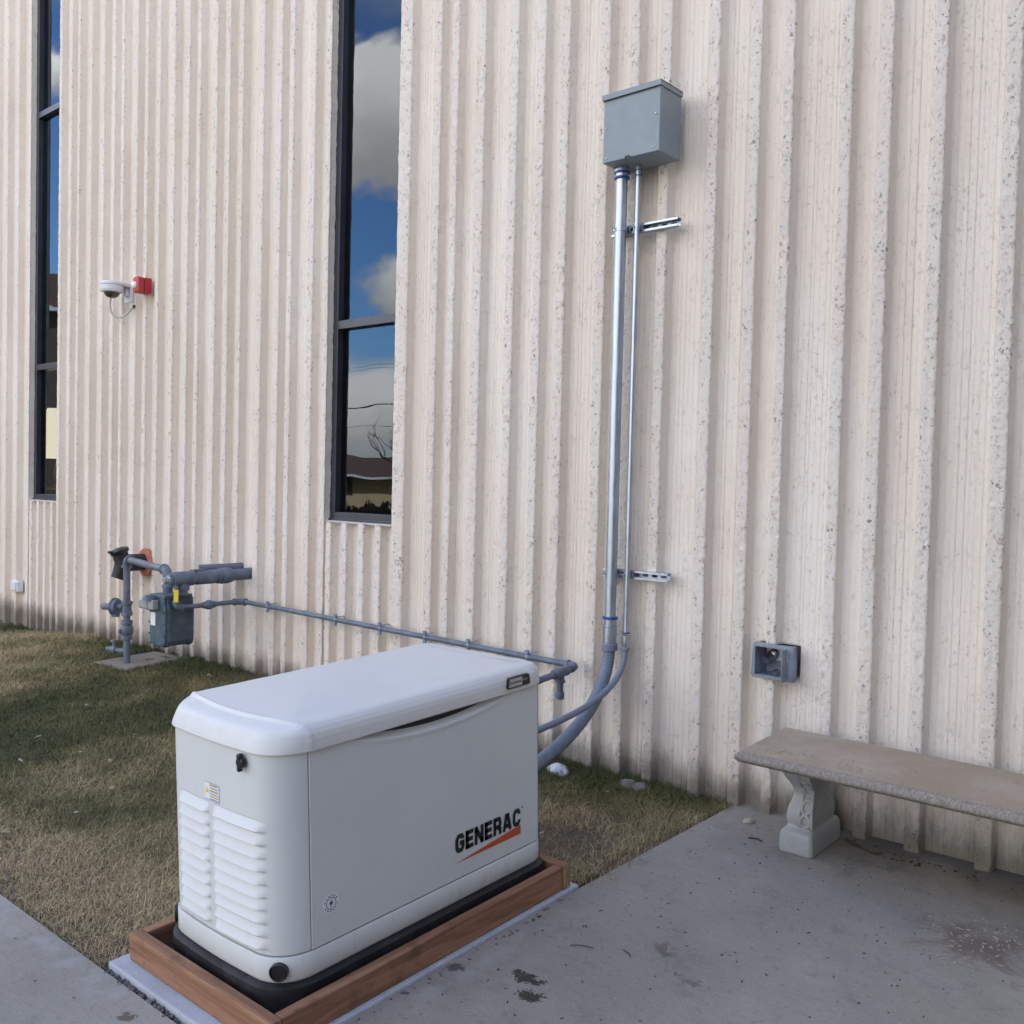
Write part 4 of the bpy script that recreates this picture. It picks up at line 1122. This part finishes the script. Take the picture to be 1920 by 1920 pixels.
# wall fitting with orange flange and black pipe
vt = thing('wall_inlet', 'black capped pipe fitting on round orange wall flange', 'pipe fitting', (-7.42, 0, .76))
MB().lathe((-7.42, .02, .762), (0, -1, 0), [(0, .112), (.03, .115), (.036, .108), (.038, .085), (.044, .08)], 32).build('flange', 'escutcheon', vt)
o = MB().tube([(-7.42, .0, .765), (-7.42, -.14, .765), (-7.425, -.20, .762)], .070, 22); o.tube([(-7.43, -.235, .64), (-7.428, -.22, .68), (-7.425, -.19, .765), (-7.43, -.22, .85)], [.055, .055, .066, .06], 22); o.build('pipe', 'black_plastic', vt)
MB().lathe((-7.43, -.215, .845), (-.1, -.35, 1), [(0, .072), (.012, .075), (.03, .075), (.036, .062), (.045, .03)], 18).build('cap', 'black_rubber', vt)
o = MB().box((-7.45, -.31, .845), (-7.415, -.27, .865)); o.build('lug', 'black_rubber', vt)

# dome camera
cc = thing('security_camera', 'white dome security camera on wall arm beside red alarm', 'camera', (-7.71, 0, 3.0))
o = MB(); pl = []
cx, cy, R_ = -7.715, -.165, .093
for k in range(33):
    a = math.pi + math.pi * k / 32; pl.append((cx + R_ * math.cos(a), cy + R_ * math.sin(a)))
pl = pl + [(cx + R_ * .95, cy + .06), (cx + .055, -.03), (cx - .055, -.03), (cx - R_ * .95, cy + .06)]
n_ = len(pl); o.add([(x, y, 3.038) for x, y in pl] + [(x, y, 3.068) for x, y in pl], [tuple(range(n_)), tuple(reversed(range(n_, 2 * n_)))] + [(i, (i + 1) % n_, n_ + (i + 1) % n_, n_ + i) for i in range(n_)])
o.build('arm', 'white_plastic', cc, bevel=.008, seg=3)
MB().lathe((cx, cy, 3.036), (0, 0, -1), [(0, .092), (.002, .092), (.035, .088), (.037, .084), (.040, .088), (.05, .084), (.054, .066)], 32).build('housing', 'white_plastic', cc)
MB().lathe((cx, cy, 2.983), (0, 0, -1), [(0, .062), (.012, .060), (.028, .050), (.042, .032), (.048, .0)], 28, cap=False).build('dome', 'dome_smoke', cc)
MB().box((cx - .055, -.03, 2.92), (cx + .055, -.001, 3.066)).box((cx - .028, -.06, 2.965), (cx + .028, -.031, 3.037)).build('wall_plate', 'white_plastic', cc, bevel=.006)
MB().tube(bez((cx - .03, cy + .02, 2.985), (cx - .10, cy - .02, 2.80), (cx + .02, -.10, 2.70), (cx + .06, -.012, 2.885), 30), .0085, 10).build('cable', 'cable_jacket', cc)
MB().lathe((cx + .06, .01, 2.89), (.1, -1, -.4), [(0, .014), (.025, .014)], 10).build('grommet', 'gap_dark', cc)

# fire alarm strobe
fa = thing('fire_alarm', 'red fire alarm strobe on the wall', 'alarm', (-7.44, 0, 3.0))
fx, fz = -7.455, 3.03
MB().box((fx - .050, -.040, fz - .062), (fx + .050, .02, fz + .062)).build('back_box', 'red_alarm', fa, bevel=.006)
o = MB().prism([(fx - .046, fz - .058), (fx - .024, fz - .066), (fx + .024, fz - .066), (fx + .046, fz - .058), (fx + .046, fz + .058), (fx + .024, fz + .066), (fx - .024, fz + .066), (fx - .046, fz + .058)], -.098, -.041); o.build('housing', 'red_alarm', fa, bevel=.010, seg=3)
MB().lathe((fx - .012, -.097, fz - .004), (0, -1, 0), [(0, .030), (.012, .028), (.022, .020), (.028, .0)], 18, cap=False).build('strobe', 'strobe_lens', fa)

# outlet cover at far left
oc = thing('outlet_cover', 'small white weatherproof outlet cover at lower left of wall', 'outlet', (-9.93, 0, .34))
MB().box((-10.02, -.035, .285), (-9.865, .03, .395)).build('cover', 'white_plastic', oc, bevel=.012, seg=3)
MB().box((-10.0, -.044, .30), (-9.885, -.036, .38)).build('lid', 'white_plastic', oc, bevel=.004)

# recessed hose cabinet with open door
hb = thing('hose_cabinet', 'open grey metal hose faucet box set in the wall', 'faucet box', (-1.87, 0, .72))
a, b_, c0, d0 = -1.968, -1.772, .645, .800; fw = .014; yf = -.022
o = MB().box((a, yf, d0 - fw), (b_, .015, d0)).box((a, yf, c0), (b_, .015, c0 + fw)).box((a, yf, c0 + fw), (a + fw, .015, d0 - fw)).box((b_ - fw - .012, yf, c0 + fw), (b_, .015, d0 - fw))
o.build('frame', 'hydrant_gray', hb, bevel=.003)
ia, ib, ic, id_ = a + fw, b_ - fw - .012, c0 + fw, d0 - fw
o = MB()
o.box((ia - .004, .0155, ic - .004), (ia, .095, id_ + .004)); o.box((ib, .0155, ic - .004), (ib + .004, .095, id_ + .004)); o.box((ia, .0155, id_), (ib, .095, id_ + .004)); o.box((ia, .0155, ic - .004), (ib, .095, ic)); o.box((ia - .004, .0955, ic - .004), (ib + .004, .099, id_ + .004))
o.build('box_lining', 'hydrant_gray', hb)
o = MB().box((ia + .004, .085, ic + .055), (ib - .006, .094, id_ - .012)); o.build('valve_plate', 'pale_paint', hb, bevel=.003)
o = MB().lathe((ia + .046, .085, id_ - .040), (-.25, -1, -.35), [(0, .024), (.012, .024), (.013, .021), (.018, .024), (.022, .021), (.027, .024), (.031, .020), (.036, .022), (.05, .017), (.07, .017)], 16); o.build('hose_nozzle', 'bare_steel', hb)
MB().lathe((ia + .046 - .0163, .020, id_ - .0628), (-.25, -1, -.35), [(0, .0182), (.006, .0182)], 16).build('nozzle_rim', 'galvanized', hb)
o = MB().lathe((ia + .094, .085, id_ - .05), (0, -1, 0), [(0, .017), (.008, .017), (.009, .012)], 16); o.build('key_socket', 'galvanized', hb); MB().lathe((ia + .094, .0757, id_ - .05), (0, -1, 0), [(0, .010), (.001, .010)], 14).build('key_hole', 'gap_dark', hb)
o = MB().lathe((ia + .07, .055, ic), (-.2, -.4, 1), [(0, .014), (.016, .013), (.018, .009)], 14); o.build('drain', 'galvanized', hb)
Md = Matrix.Translation((b_ - fw - .012, yf - .001, 0)) @ Matrix.Rotation(rad(-82), 4, 'Z')
MB().box((-.0, -.003, c0 + .004), (.055, .0, d0 - .010), Matrix.Translation((b_ - fw - .014, yf - .002, 0)) @ Matrix.Rotation(rad(-89), 4, 'Z')).build('door', 'hydrant_gray', hb, bevel=.001)

# ================================================================ BENCH
bn_ = gthing('concrete_bench', 'weathered concrete garden bench against the wall', 'bench', -1.045, -.285, .03)
sx0, sx1, sy0, sy1, st0, st1 = -.735, .735, -.235, .228, .392, .438
o = MB()
rows = []
def rr_ring(inset, z, jit=0.):
    P = []; a_, b2 = sx1 - inset, sy1 - inset; c2, d2 = sx0 + inset, sy0 + inset
    def seg_(p, q, n2):
        for i in range(n2): t_ = i / n2; P.append((p[0] + (q[0] - p[0]) * t_ + random.uniform(-jit, jit), p[1] + (q[1] - p[1]) * t_ + random.uniform(-jit, jit), z + random.uniform(-jit, jit)))
    seg_((c2, d2), (a_, d2), 120); seg_((a_, d2), (a_, b2), 40); seg_((a_, b2), (c2, b2), 120); seg_((c2, b2), (c2, d2), 40)
    return P
rows = [rr_ring(.05, st0 + .001), rr_ring(.022, st0), rr_ring(.004, st0 + .012, .0008), rr_ring(.0, st0 + .020, .001), rr_ring(.004, st0 + .030, .0012), rr_ring(.013, st1 - .004, .001)]
o.grid(rows, True); o.add(rows[0], [tuple(reversed(range(len(rows[0]))))])
o.grid([rows[-1], rr_ring(.020, st1)], True)
edge_ = o
seat = MB(); r_in = rr_ring(.020, st1); seat.add(r_in, [tuple(range(len(r_in)))])
st_ob = MB()
# seat top as a grid so that it can undulate a little
xs_ = np.linspace(sx0 + .0195, sx1 - .0195, 60); ys_ = np.linspace(sy0 + .0195, sy1 - .0195, 22)
st_ob.grid([[(x, y, st1 + .0005 + .0016 * (float(fbm(np.array(x * 9. + 5), np.array(y * 9. + 5), 3)) - .5) * (1 if 0 < i < 59 and 0 < j < 21 else 0)) for i, x in enumerate(xs_)] for j, y in enumerate(ys_)])
seat_o = st_ob.build('seat', 'bench_top', bn_, fix=False)
for f in seat_o.data.polygons: f.use_smooth = True
edge_.build('seat_edge', 'bench_edge', bn_, ang=70)
def bench_leg(xc, nm='leg'):
    """side outline in (y,z): flared foot, waist, swelling shoulder"""
    prof_f = [(-.036, .0), (-.040, .02), (-.040, .070), (-.034, .090), (-.002, .100), (.004, .108), (-.004, .125), (-.006, .150), (.006, .180), (.026, .205), (.036, .230), (.026, .260), (-.004, .290), (-.036, .320), (-.054, .352), (-.056, .380), (-.050, .3915)]
    hw_ = [.071, .072, .071, .066, .056, .055, .058, .058, .053, .047, .045, .048, .055, .061, .065, .066, .066]
    rows = []
    for (dy, z), hx in zip(prof_f, hw_):
        yf_ = -.012 + dy; yb = .225 - dy * .8
        r = []
        ch = .012
        for x, y in ((-hx, yf_ + ch), (-hx + ch, yf_), (hx - ch, yf_), (hx, yf_ + ch), (hx, yb - ch), (hx - ch, yb), (-hx + ch, yb), (-hx, yb - ch)):
            r.append((xc + x, y, z))
        rows.append(r)
    o = MB(); o.grid(rows, True); o.add(rows[0], [tuple(reversed(range(8)))]); o.add(rows[-1], [tuple(range(8))])
    leg = o.build(nm, 'bench_leg', bn_, bevel=.006, ang=30)
    sd = leg.modifiers.new('soft', 'SUBSURF'); sd.levels = 1; sd.render_levels = 2
    # carved beads on the front face's right-hand edge
    o = MB()
    fy = lambda z: -.012 + float(np.interp(z, [p[1] for p in prof_f], [p[0] for p in prof_f]))
    for z in (.135, .190, .255, .325, .362):
        rr_ = .024; P = [(xc + .030 + rr_ * .85 * math.cos(q), fy(z + rr_ * math.sin(q)) - .003, z + rr_ * math.sin(q)) for q in [2 * math.pi * k / 20 for k in range(21)]]
        o.tube(P, .0060, 8, cap=False)
    for sxx in (-.002, .058):
        P = [(xc + sxx * min(1, hx / .060) if sxx > 0 else xc + .004, fy(z) - .0015, z) for z, hx in [(q, float(np.interp(q, [p[1] for p in prof_f], hw_))) for q in np.linspace(.108, .388, 30)]]
        o.tube(P, .0062, 8, cap=False)
    sub(o.build('carving', 'bench_leg', leg), leg)
    return leg
bench_leg(-.555); bench_leg(.555)

# ================================================================ LAWN, STONES, LITTER
def cam_dist(u, v): return np.sqrt(u ** 2 + (v + 4) ** 2)
N = 900000
u = -2.05 - rng.random(N) ** 1.55 * 11.; v = rng.random(N) * 2.60 - 2.56
patch = fbm(u * 1.1 + 3, v * 1.1, 21, 4); fine = fbm(u * 5, v * 5, 33, 3)
dens = np.clip(.62 + 1.2 * (fine - .35), 0, 1)
# worn places: beside the slab right of the generator, along the path and pad
bare = np.exp(-((u + 2.42) / .42) ** 2 - ((v + .85) / .45) ** 2) * 1.1 + np.exp(-((v + 2.56) / .12) ** 2) * .25 + np.exp(-((u + 3.0) / .35) ** 2 - ((v + 2.35) / .28) ** 2) * .55 + np.exp(-((u + 2.06) / .06) ** 2) * .8
dens *= np.clip(1 - bare, .04, 1)
dens *= np.where(u < -9, .6, 1)
keep = rng.random(N) < dens
keep &= ~((u > -2.92) & (v < -1.10))
keep &= ~((u > -7.22) & (u < -6.75) & (v > -.51) & (v < .02))
keep &= v < .03
u, v, patch, fine = u[keep], v[keep], patch[keep], fine[keep]
n = len(u)
h0 = lawn_h(u, v)
strawy = np.clip(np.exp(-((v + 2.55) / .26) ** 2) * .75 + np.exp(-((u + 3.2) / .7) ** 2 - ((v + 2.25) / .4) ** 2) * .45, 0, 1)
tone = np.clip((patch - .5) * 2.5 + .46 + .55 * (rng.random(n) - .5) + strawy * .85 - np.exp(-((v - .05) / .28) ** 2) * .34 + (fine - .5) * .6, 0, 1)
L = (.020 + .046 * rng.random(n) ** 2.4) * (1 + .5 * np.exp(-((v - .02) / .12) ** 2) * rng.random(n))
ang = rng.random(n) * 2 * np.pi; lean = .75 + .75 * rng.random(n)
wd = .0006 + .0009 * rng.random(n) + .0002 * np.clip(-u - 4, 0, 6)
dx, dy = np.cos(ang), np.sin(ang); px, py = -dy * wd, dx * wd
tw = (rng.random(n) - .5) * .8
P0 = np.stack([u, v, h0 - .004], -1)
mid = P0 + np.stack([dx * L * .45 * np.sin(lean * .7), dy * L * .45 * np.sin(lean * .7), L * .5 * np.cos(lean * .7) + .004], -1)
tip = mid + np.stack([(dx + tw * -dy) * L * .55 * np.sin(lean * 1.25), (dy + tw * dx) * L * .55 * np.sin(lean * 1.25), L * .5 * np.cos(lean * 1.25)], -1)
wv = np.stack([px, py, np.zeros(n)], -1)
Vg = np.stack([P0 - wv, P0 + wv, mid + wv * .8, mid - wv * .8, tip + wv * .15, tip - wv * .15], 1).reshape(-1, 3)
Vw = np.stack([Vg[:, 0], Vg[:, 1] * cs - Vg[:, 2] * sn, Vg[:, 1] * sn + Vg[:, 2] * cs], -1)
b6 = np.arange(n)[:, None] * 6
Fg = np.concatenate([b6 + np.array([[0, 1, 2, 3]]), b6 + np.array([[3, 2, 4, 5]])], 0)
gr_ = big_mesh('grass', Vw, Fg, 'grass_blades', smooth=True, attr={'tone': np.repeat(tone, 6), 'rnd': np.repeat(rng.random(n), 6)})
tag(gr_, 'short half dormant lawn grass between path and wall', 'grass', kind='stuff')

# paver under the meter
pv_ = MB().box((-.24, -.26, -.03), (.24, .255, .035)).build('paver', 'old_concrete', bevel=.005)
pv_.matrix_world = Matrix.Translation(G(-6.985, -.262, .018)) @ GM @ Matrix.Rotation(.02, 4, 'Z')
tag(pv_, 'flat square concrete paver in the grass below the meter', 'paver')

def stone(u_, v_, h_, r, m, label, sq=.5, nm='stone', seed=1, cat='stone', group=None, el=(1, 1)):
    bm = bmesh.new(); bmesh.ops.create_icosphere(bm, subdivisions=3, radius=r); R2 = random.Random(seed)
    offs = Vector((R2.random() * 9, R2.random() * 9, 0))
    for q in bm.verts:
        k = 1 + .7 * (float(fbm(np.array(q.co.x / r * 1.3 + offs.x), np.array((q.co.y + q.co.z) / r * 1.3 + offs.y), seed)) - .5)
        q.co = Vector((q.co.x * el[0] * k, q.co.y * el[1] * k, q.co.z * sq * k))
    me = bpy.data.meshes.new(nm); bm.to_mesh(me); bm.free(); me.materials.append(MATS[m]); me.polygons.foreach_set('use_smooth', [True] * len(me.polygons))
    ob_ = bpy.data.objects.new(nm, me); COL.objects.link(ob_); ob_.location = G(u_, v_, h_)
    ob_.rotation_euler = (TH, 0, R2.random() * 6)
    return tag(ob_, label, cat, group)
stone(-2.98, -.115, .02, .075, 'white_stone', 'flat white stone in grass under the thick flexible conduit', .35, seed=4, el=(1.1, .7))
stone(-2.585, -.075, .012, .055, 'stone', 'left grey mortar lump at the wall foot', .6, 'mortar_lump', seed=8, cat='rubble')
stone(-2.51, -.06, .012, .05, 'stone', 'right grey mortar lump at the wall foot', .7, 'mortar_lump', seed=12, cat='rubble')
stone(-1.90, -.14, .035, .025, 'pale_leaf', 'crumpled pale scrap on the slab left of the bench leg', .5, 'paper_scrap', seed=15, cat='litter', el=(1.2, .8))

def leaf_mesh(nm, R2):
    L_ = .5; P = []
    rows = []
    for i in range(6):
        t_ = i / 5; w_ = .22 * math.sin(math.pi * min(1, t_ * .95 + .03)) ** .8; z = .14 * math.sin(t_ * 3 + R2.random()) * R2.random() + .05
        rows.append([(t_ - .5, -w_, z + .12 * R2.random()), (t_ - .5, 0, z), (t_ - .5, w_, z + .12 * R2.random())])
    mb = MB(); mb.grid(rows)
    me = bpy.data.meshes.new(nm); me.from_pydata(mb.v, [], mb.f); me.update()
    me.polygons.foreach_set('use_smooth', [True] * len(me.polygons))
    return me
R2 = random.Random(5)
lm = []
for i in range(6):
    me = leaf_mesh('dry_leaf', R2); me.materials.append(MATS['leaf' if i % 2 else 'pale_leaf']); lm.append(me)
def put_leaf(u_, v_, h_, s_, label, group, k):
    ob_ = bpy.data.objects.new('dry_leaf', lm[k % 6]); COL.objects.link(ob_)
    ob_.location = G(u_, v_, h_); ob_.scale = (s_, s_, s_); ob_.rotation_euler = (TH + R2.uniform(-.3, .3), R2.uniform(-.3, .3), R2.uniform(0, 6.28))
    tag(ob_, label, 'leaf', group)
k = 0
while k < 46:
    u_, v_ = R2.uniform(-9.5, -2.3), R2.uniform(-2.45, -.05)
    if u_ > -3.0 and v_ < -1.1: continue
    put_leaf(u_, v_, float(lawn_h(np.array(u_), np.array(v_))) + R2.uniform(.018, .03), R2.uniform(.025, .055), 'small pale dry leaf lying in the lawn', 'dry leaves in the lawn', k); k += 1
for k in range(14):
    put_leaf(R2.uniform(-5.4, -3.6), R2.uniform(-.10, -.01), .05, R2.uniform(.05, .08), 'brown dry leaf caught at the wall foot', 'dry leaves at the wall foot', 2 * k + 1)
# loose crumbs and wood chips on the slab
o = MB(); R3 = random.Random(3)
def chip(u_, v_, l, w_, a, h_=.031):
    d_ = Vector((math.cos(a), math.sin(a), 0)) * l / 2; e_ = Vector((-math.sin(a), math.cos(a), 0)) * w_ / 2; c_ = Vector((u_, v_, h_))
    t_ = Vector((0, 0, .0015)); o.add([c_ - d_ - e_, c_ + d_ - e_, c_ + d_ + e_, c_ - d_ + e_, c_ - d_ - e_ + t_, c_ + d_ - e_ + t_, c_ + d_ + e_ + t_, c_ - d_ + e_ + t_], [(4, 5, 6, 7), (0, 1, 5, 4), (1, 2, 6, 5), (2, 3, 7, 6), (3, 0, 4, 7)])
for k in range(120): chip(R3.gauss(-.80, .12), R3.gauss(-.58, .09), R3.uniform(.004, .019), R3.uniform(.0015, .005), R3.uniform(0, 6.3))
for k in range(200):
    chip(R3.uniform(-2.0, .0), R3.uniform(-2.4, -.25), R3.uniform(.003, .010), R3.uniform(.0012, .003), R3.uniform(0, 6.3))
ch = o.build('wood_chips', 'pale_leaf', fix=False); ch.matrix_world = GM.copy()
tag(ch, 'pale wood chips and crumbs scattered on the slab', 'wood chips', kind='stuff')
o = MB()
for k in range(240): chip(R3.uniform(-2.0, .0), R3.uniform(-2.4, -.1), R3.uniform(.003, .012), R3.uniform(.002, .005), R3.uniform(0, 6.3))
for k in range(60): chip(R3.uniform(-1.5, -.3), R3.uniform(-.12, -.02), R3.uniform(.006, .022), R3.uniform(.004, .010), R3.uniform(0, 6.3))
ch = o.build('soil_crumbs', 'twig', fix=False); ch.matrix_world = GM.copy()
tag(ch, 'dark soil crumbs scattered on the slab', 'crumbs', kind='stuff')
o = MB(); 
for k in range(90): chip(R3.gauss(.0, .14) - 1.60, R3.gauss(-.42, .03), R3.uniform(.004, .014), R3.uniform(.0012, .0025), R3.uniform(0, 6.3), .470)
for k in range(45): chip(R3.gauss(-1.36, .03), R3.gauss(-.42, .03), R3.uniform(.004, .016), R3.uniform(.0012, .0025), R3.uniform(0, 6.3), .470)
ch = o.build('grass_clippings', 'pale_leaf', fix=False); ch.matrix_world = GM.copy()
tag(ch, 'dry grass clippings strewn on the bench seat', 'clippings', kind='stuff')
def twig(pts, r, label):
    mb = MB(); P = [G(*p) for p in pts]; mb.tube(P, r, 6); ob_ = mb.build('twig', 'twig', loc=P[0]); tag(ob_, label, 'twig')
twig([(-1.86, -1.49, .034), (-1.83, -1.47, .036), (-1.79, -1.455, .034)], .0016, 'thin dark twig on the slab near the timber frame')
twig([(-1.71, -1.40, .034), (-1.68, -1.41, .036), (-1.665, -1.425, .034)], .0018, 'short dark twig on the slab between two stains')
twig([(-1.50, -.05, .035), (-1.44, -.09, .04), (-1.36, -.12, .036), (-1.33, -.10, .035)], .006, 'curved dark twig on the slab under the bench')
twig([(-1.82, -.30, .034), (-1.78, -.29, .036), (-1.76, -.30, .034)], .003, 'tiny dark twig on the slab left of the bench')

# ================================================================ WHAT THE WINDOWS REFLECT
# low tan building across the street
b2 = thing('house', 'low tan building with brown roof across the street', 'building', (-52, -42, -.6))
ang2 = rad(-40); M2 = Matrix.Translation((-52, -42, -.66)) @ Matrix.Rotation(ang2, 4, 'Z')
MB().box((-22, -5, 0), (22, 5, 2.35), M2).build('wall', 'tan_stucco', b2)
o = MB(); rf = [(-23, -6.2, 2.35), (23, -6.2, 2.35), (23, 6.2, 2.35), (-23, 6.2, 2.35), (-20, 0, 3.75), (20, 0, 3.75)]
o.add([M2 @ Vector(p) for p in rf], [(0, 1, 5, 4), (1, 2, 5), (2, 3, 4, 5), (3, 0, 4), (3, 2, 1, 0)]); o.build('roof', 'brown_roof', b2)
MB().box((-23.1, 6.2, 2.25), (23.1, 6.35, 2.42), M2).build('fascia', 'pale_paint', b2)
for x in (-12, -3, 7, 15): MB().box((x, 5.0, .9), (x + 1.6, 5.08, 2.2), M2).build('window', 'room_dark', b2)
# taller brown wing facing the left window
b1 = thing('neighbor_building', 'tall brown building with white fascia left of the yard', 'building', (-34, -12, -.6))
M1 = Matrix.Translation((-37, -13, -.66)) @ Matrix.Rotation(rad(-66), 4, 'Z')
MB().box((-9, -6, 0), (7, 5, 7.45), M1).build('wall', 'brown_brick', b1)
MB().box((-9.3, -6.3, 7.62), (7.3, 5.3, 8.7), M1).build('roof', 'brown_roof', b1)
MB().box((-9.4, -6.4, 7.452), (7.4, 5.4, 7.618), M1).build('fascia', 'pale_paint', b1)
# bare tree
tr = thing('bare_tree', 'leafless spreading tree in front of the tan building', 'tree', (-31.5, -26, -.65))
o = MB(); trunk = MB(); RT = random.Random(9)
def branch(mb, p, d, l, r, depth):
    P = [p]; q = p.copy(); dd = d.copy()
    for i in range(4):
        dd = (dd + Vector((RT.uniform(-.18, .18), RT.uniform(-.18, .18), RT.uniform(-.05, .12)))).normalized(); q = q + dd * l / 4; P.append(q.copy())
    mb.tube(P, [r * (1 - .12 * i) for i in range(5)], 6 if depth > 1 else 4, cap=False)
    if depth > 0:
        for k in range(4 if depth > 2 else 3):
            a = P[RT.randint(2, 4)]; nd = (dd + Vector((RT.uniform(-.9, .9), RT.uniform(-.9, .9), RT.uniform(-.1, .7)))).normalized()
            branch(mb, a, nd, l * RT.uniform(.55, .8), r * .52, depth - 1)
base = Vector((-31.5, -26, -.66))
trunk.tube([base, base + Vector((.05, 0, .5)), base + Vector((0, .05, 1.1))], [.15, .12, .10], 10); trunk.build('trunk', 'bark', tr)
for k in range(5):
    a = k * 1.26 + .3
    branch(o, base + Vector((0, .05, 1.0)), Vector((math.cos(a) * .8, math.sin(a) * .8, .75)).normalized(), 1.75, .085, 4)
o.build('crown', 'bark', tr)
# hedge in front of the tan building
hd = MB(); RH = random.Random(2)
hd.box((-16, -.42, 0), (16, .42, .7), Matrix.Translation((-30.5, -29.5, -.66)) @ Matrix.Rotation(rad(-40), 4, 'Z'))
for k in range(8000):
    x = RH.uniform(-16, 16); y = RH.uniform(-.6, .6); z = RH.uniform(0, .95) * (1 - .25 * abs(y))
    c_ = Matrix.Translation((-30.5, -29.5, -.66)) @ Matrix.Rotation(rad(-40), 4, 'Z') @ Vector((x, y, z)); s_ = RH.uniform(.06, .14)
    e1_ = Vector((RH.uniform(-1, 1), RH.uniform(-1, 1), RH.uniform(-1, 1))).normalized() * s_; e2_ = e1_.cross(Vector((RH.random(), RH.random(), RH.random()))).normalized() * s_ * .6
    hd.add([c_ - e1_, c_ + e2_, c_ + e1_, c_ - e2_], [(0, 1, 2, 3)])
tag(hd.build('hedge', 'hedge_leaf', fix=False, loc=(-30.5, -29.5, -.66)), 'low dark green hedge along the street', 'hedge')
# utility poles and wires over the street
poles = [Vector((-62, -17, -.66)), Vector((-30, -38, -.66)), Vector((2, -59, -.66))]
for i, p in enumerate(poles):
    up = thing('utility_pole', ['wooden utility pole at far left of the street', 'wooden utility pole beside the hedge', 'wooden utility pole at the right end of the street'][i], 'utility pole', tuple(p), 'utility poles along the street')
    MB().tube([p, p + Vector((0, 0, 9.2))], [.16, .11], 10).build('post', 'bark', up)
    MB().box((-1.1, -.06, 8.5), (1.1, .06, 8.65), Matrix.Translation(p) @ Matrix.Rotation(rad(60), 4, 'Z')).build('crossarm', 'bark', up)
for k, (zz, off, lab) in enumerate(((8.7, -1.0, 'highest sagging utility wire over the street'), (8.7, 1.0, 'second sagging utility wire over the street'), (6.6, 0., 'thick low utility cable over the street'), (5.6, .1, 'lowest sagging utility wire over the street'))):
    mb = MB()
    for a_, b2_ in zip(poles[:-1], poles[1:]):
        P = []
        for i in range(17):
            t_ = i / 16; q = a_.lerp(b2_, t_) + Vector((off * .5, off * .87, zz)); q.z -= 1.1 * 4 * t_ * (1 - t_) * .5; P.append(q)
        mb.tube(P, .03 if k == 2 else .014, 5)
    tag(mb.build('utility_wire', 'wire_black', fix=False, loc=tuple(poles[0])), lab, 'wire', 'utility wires')
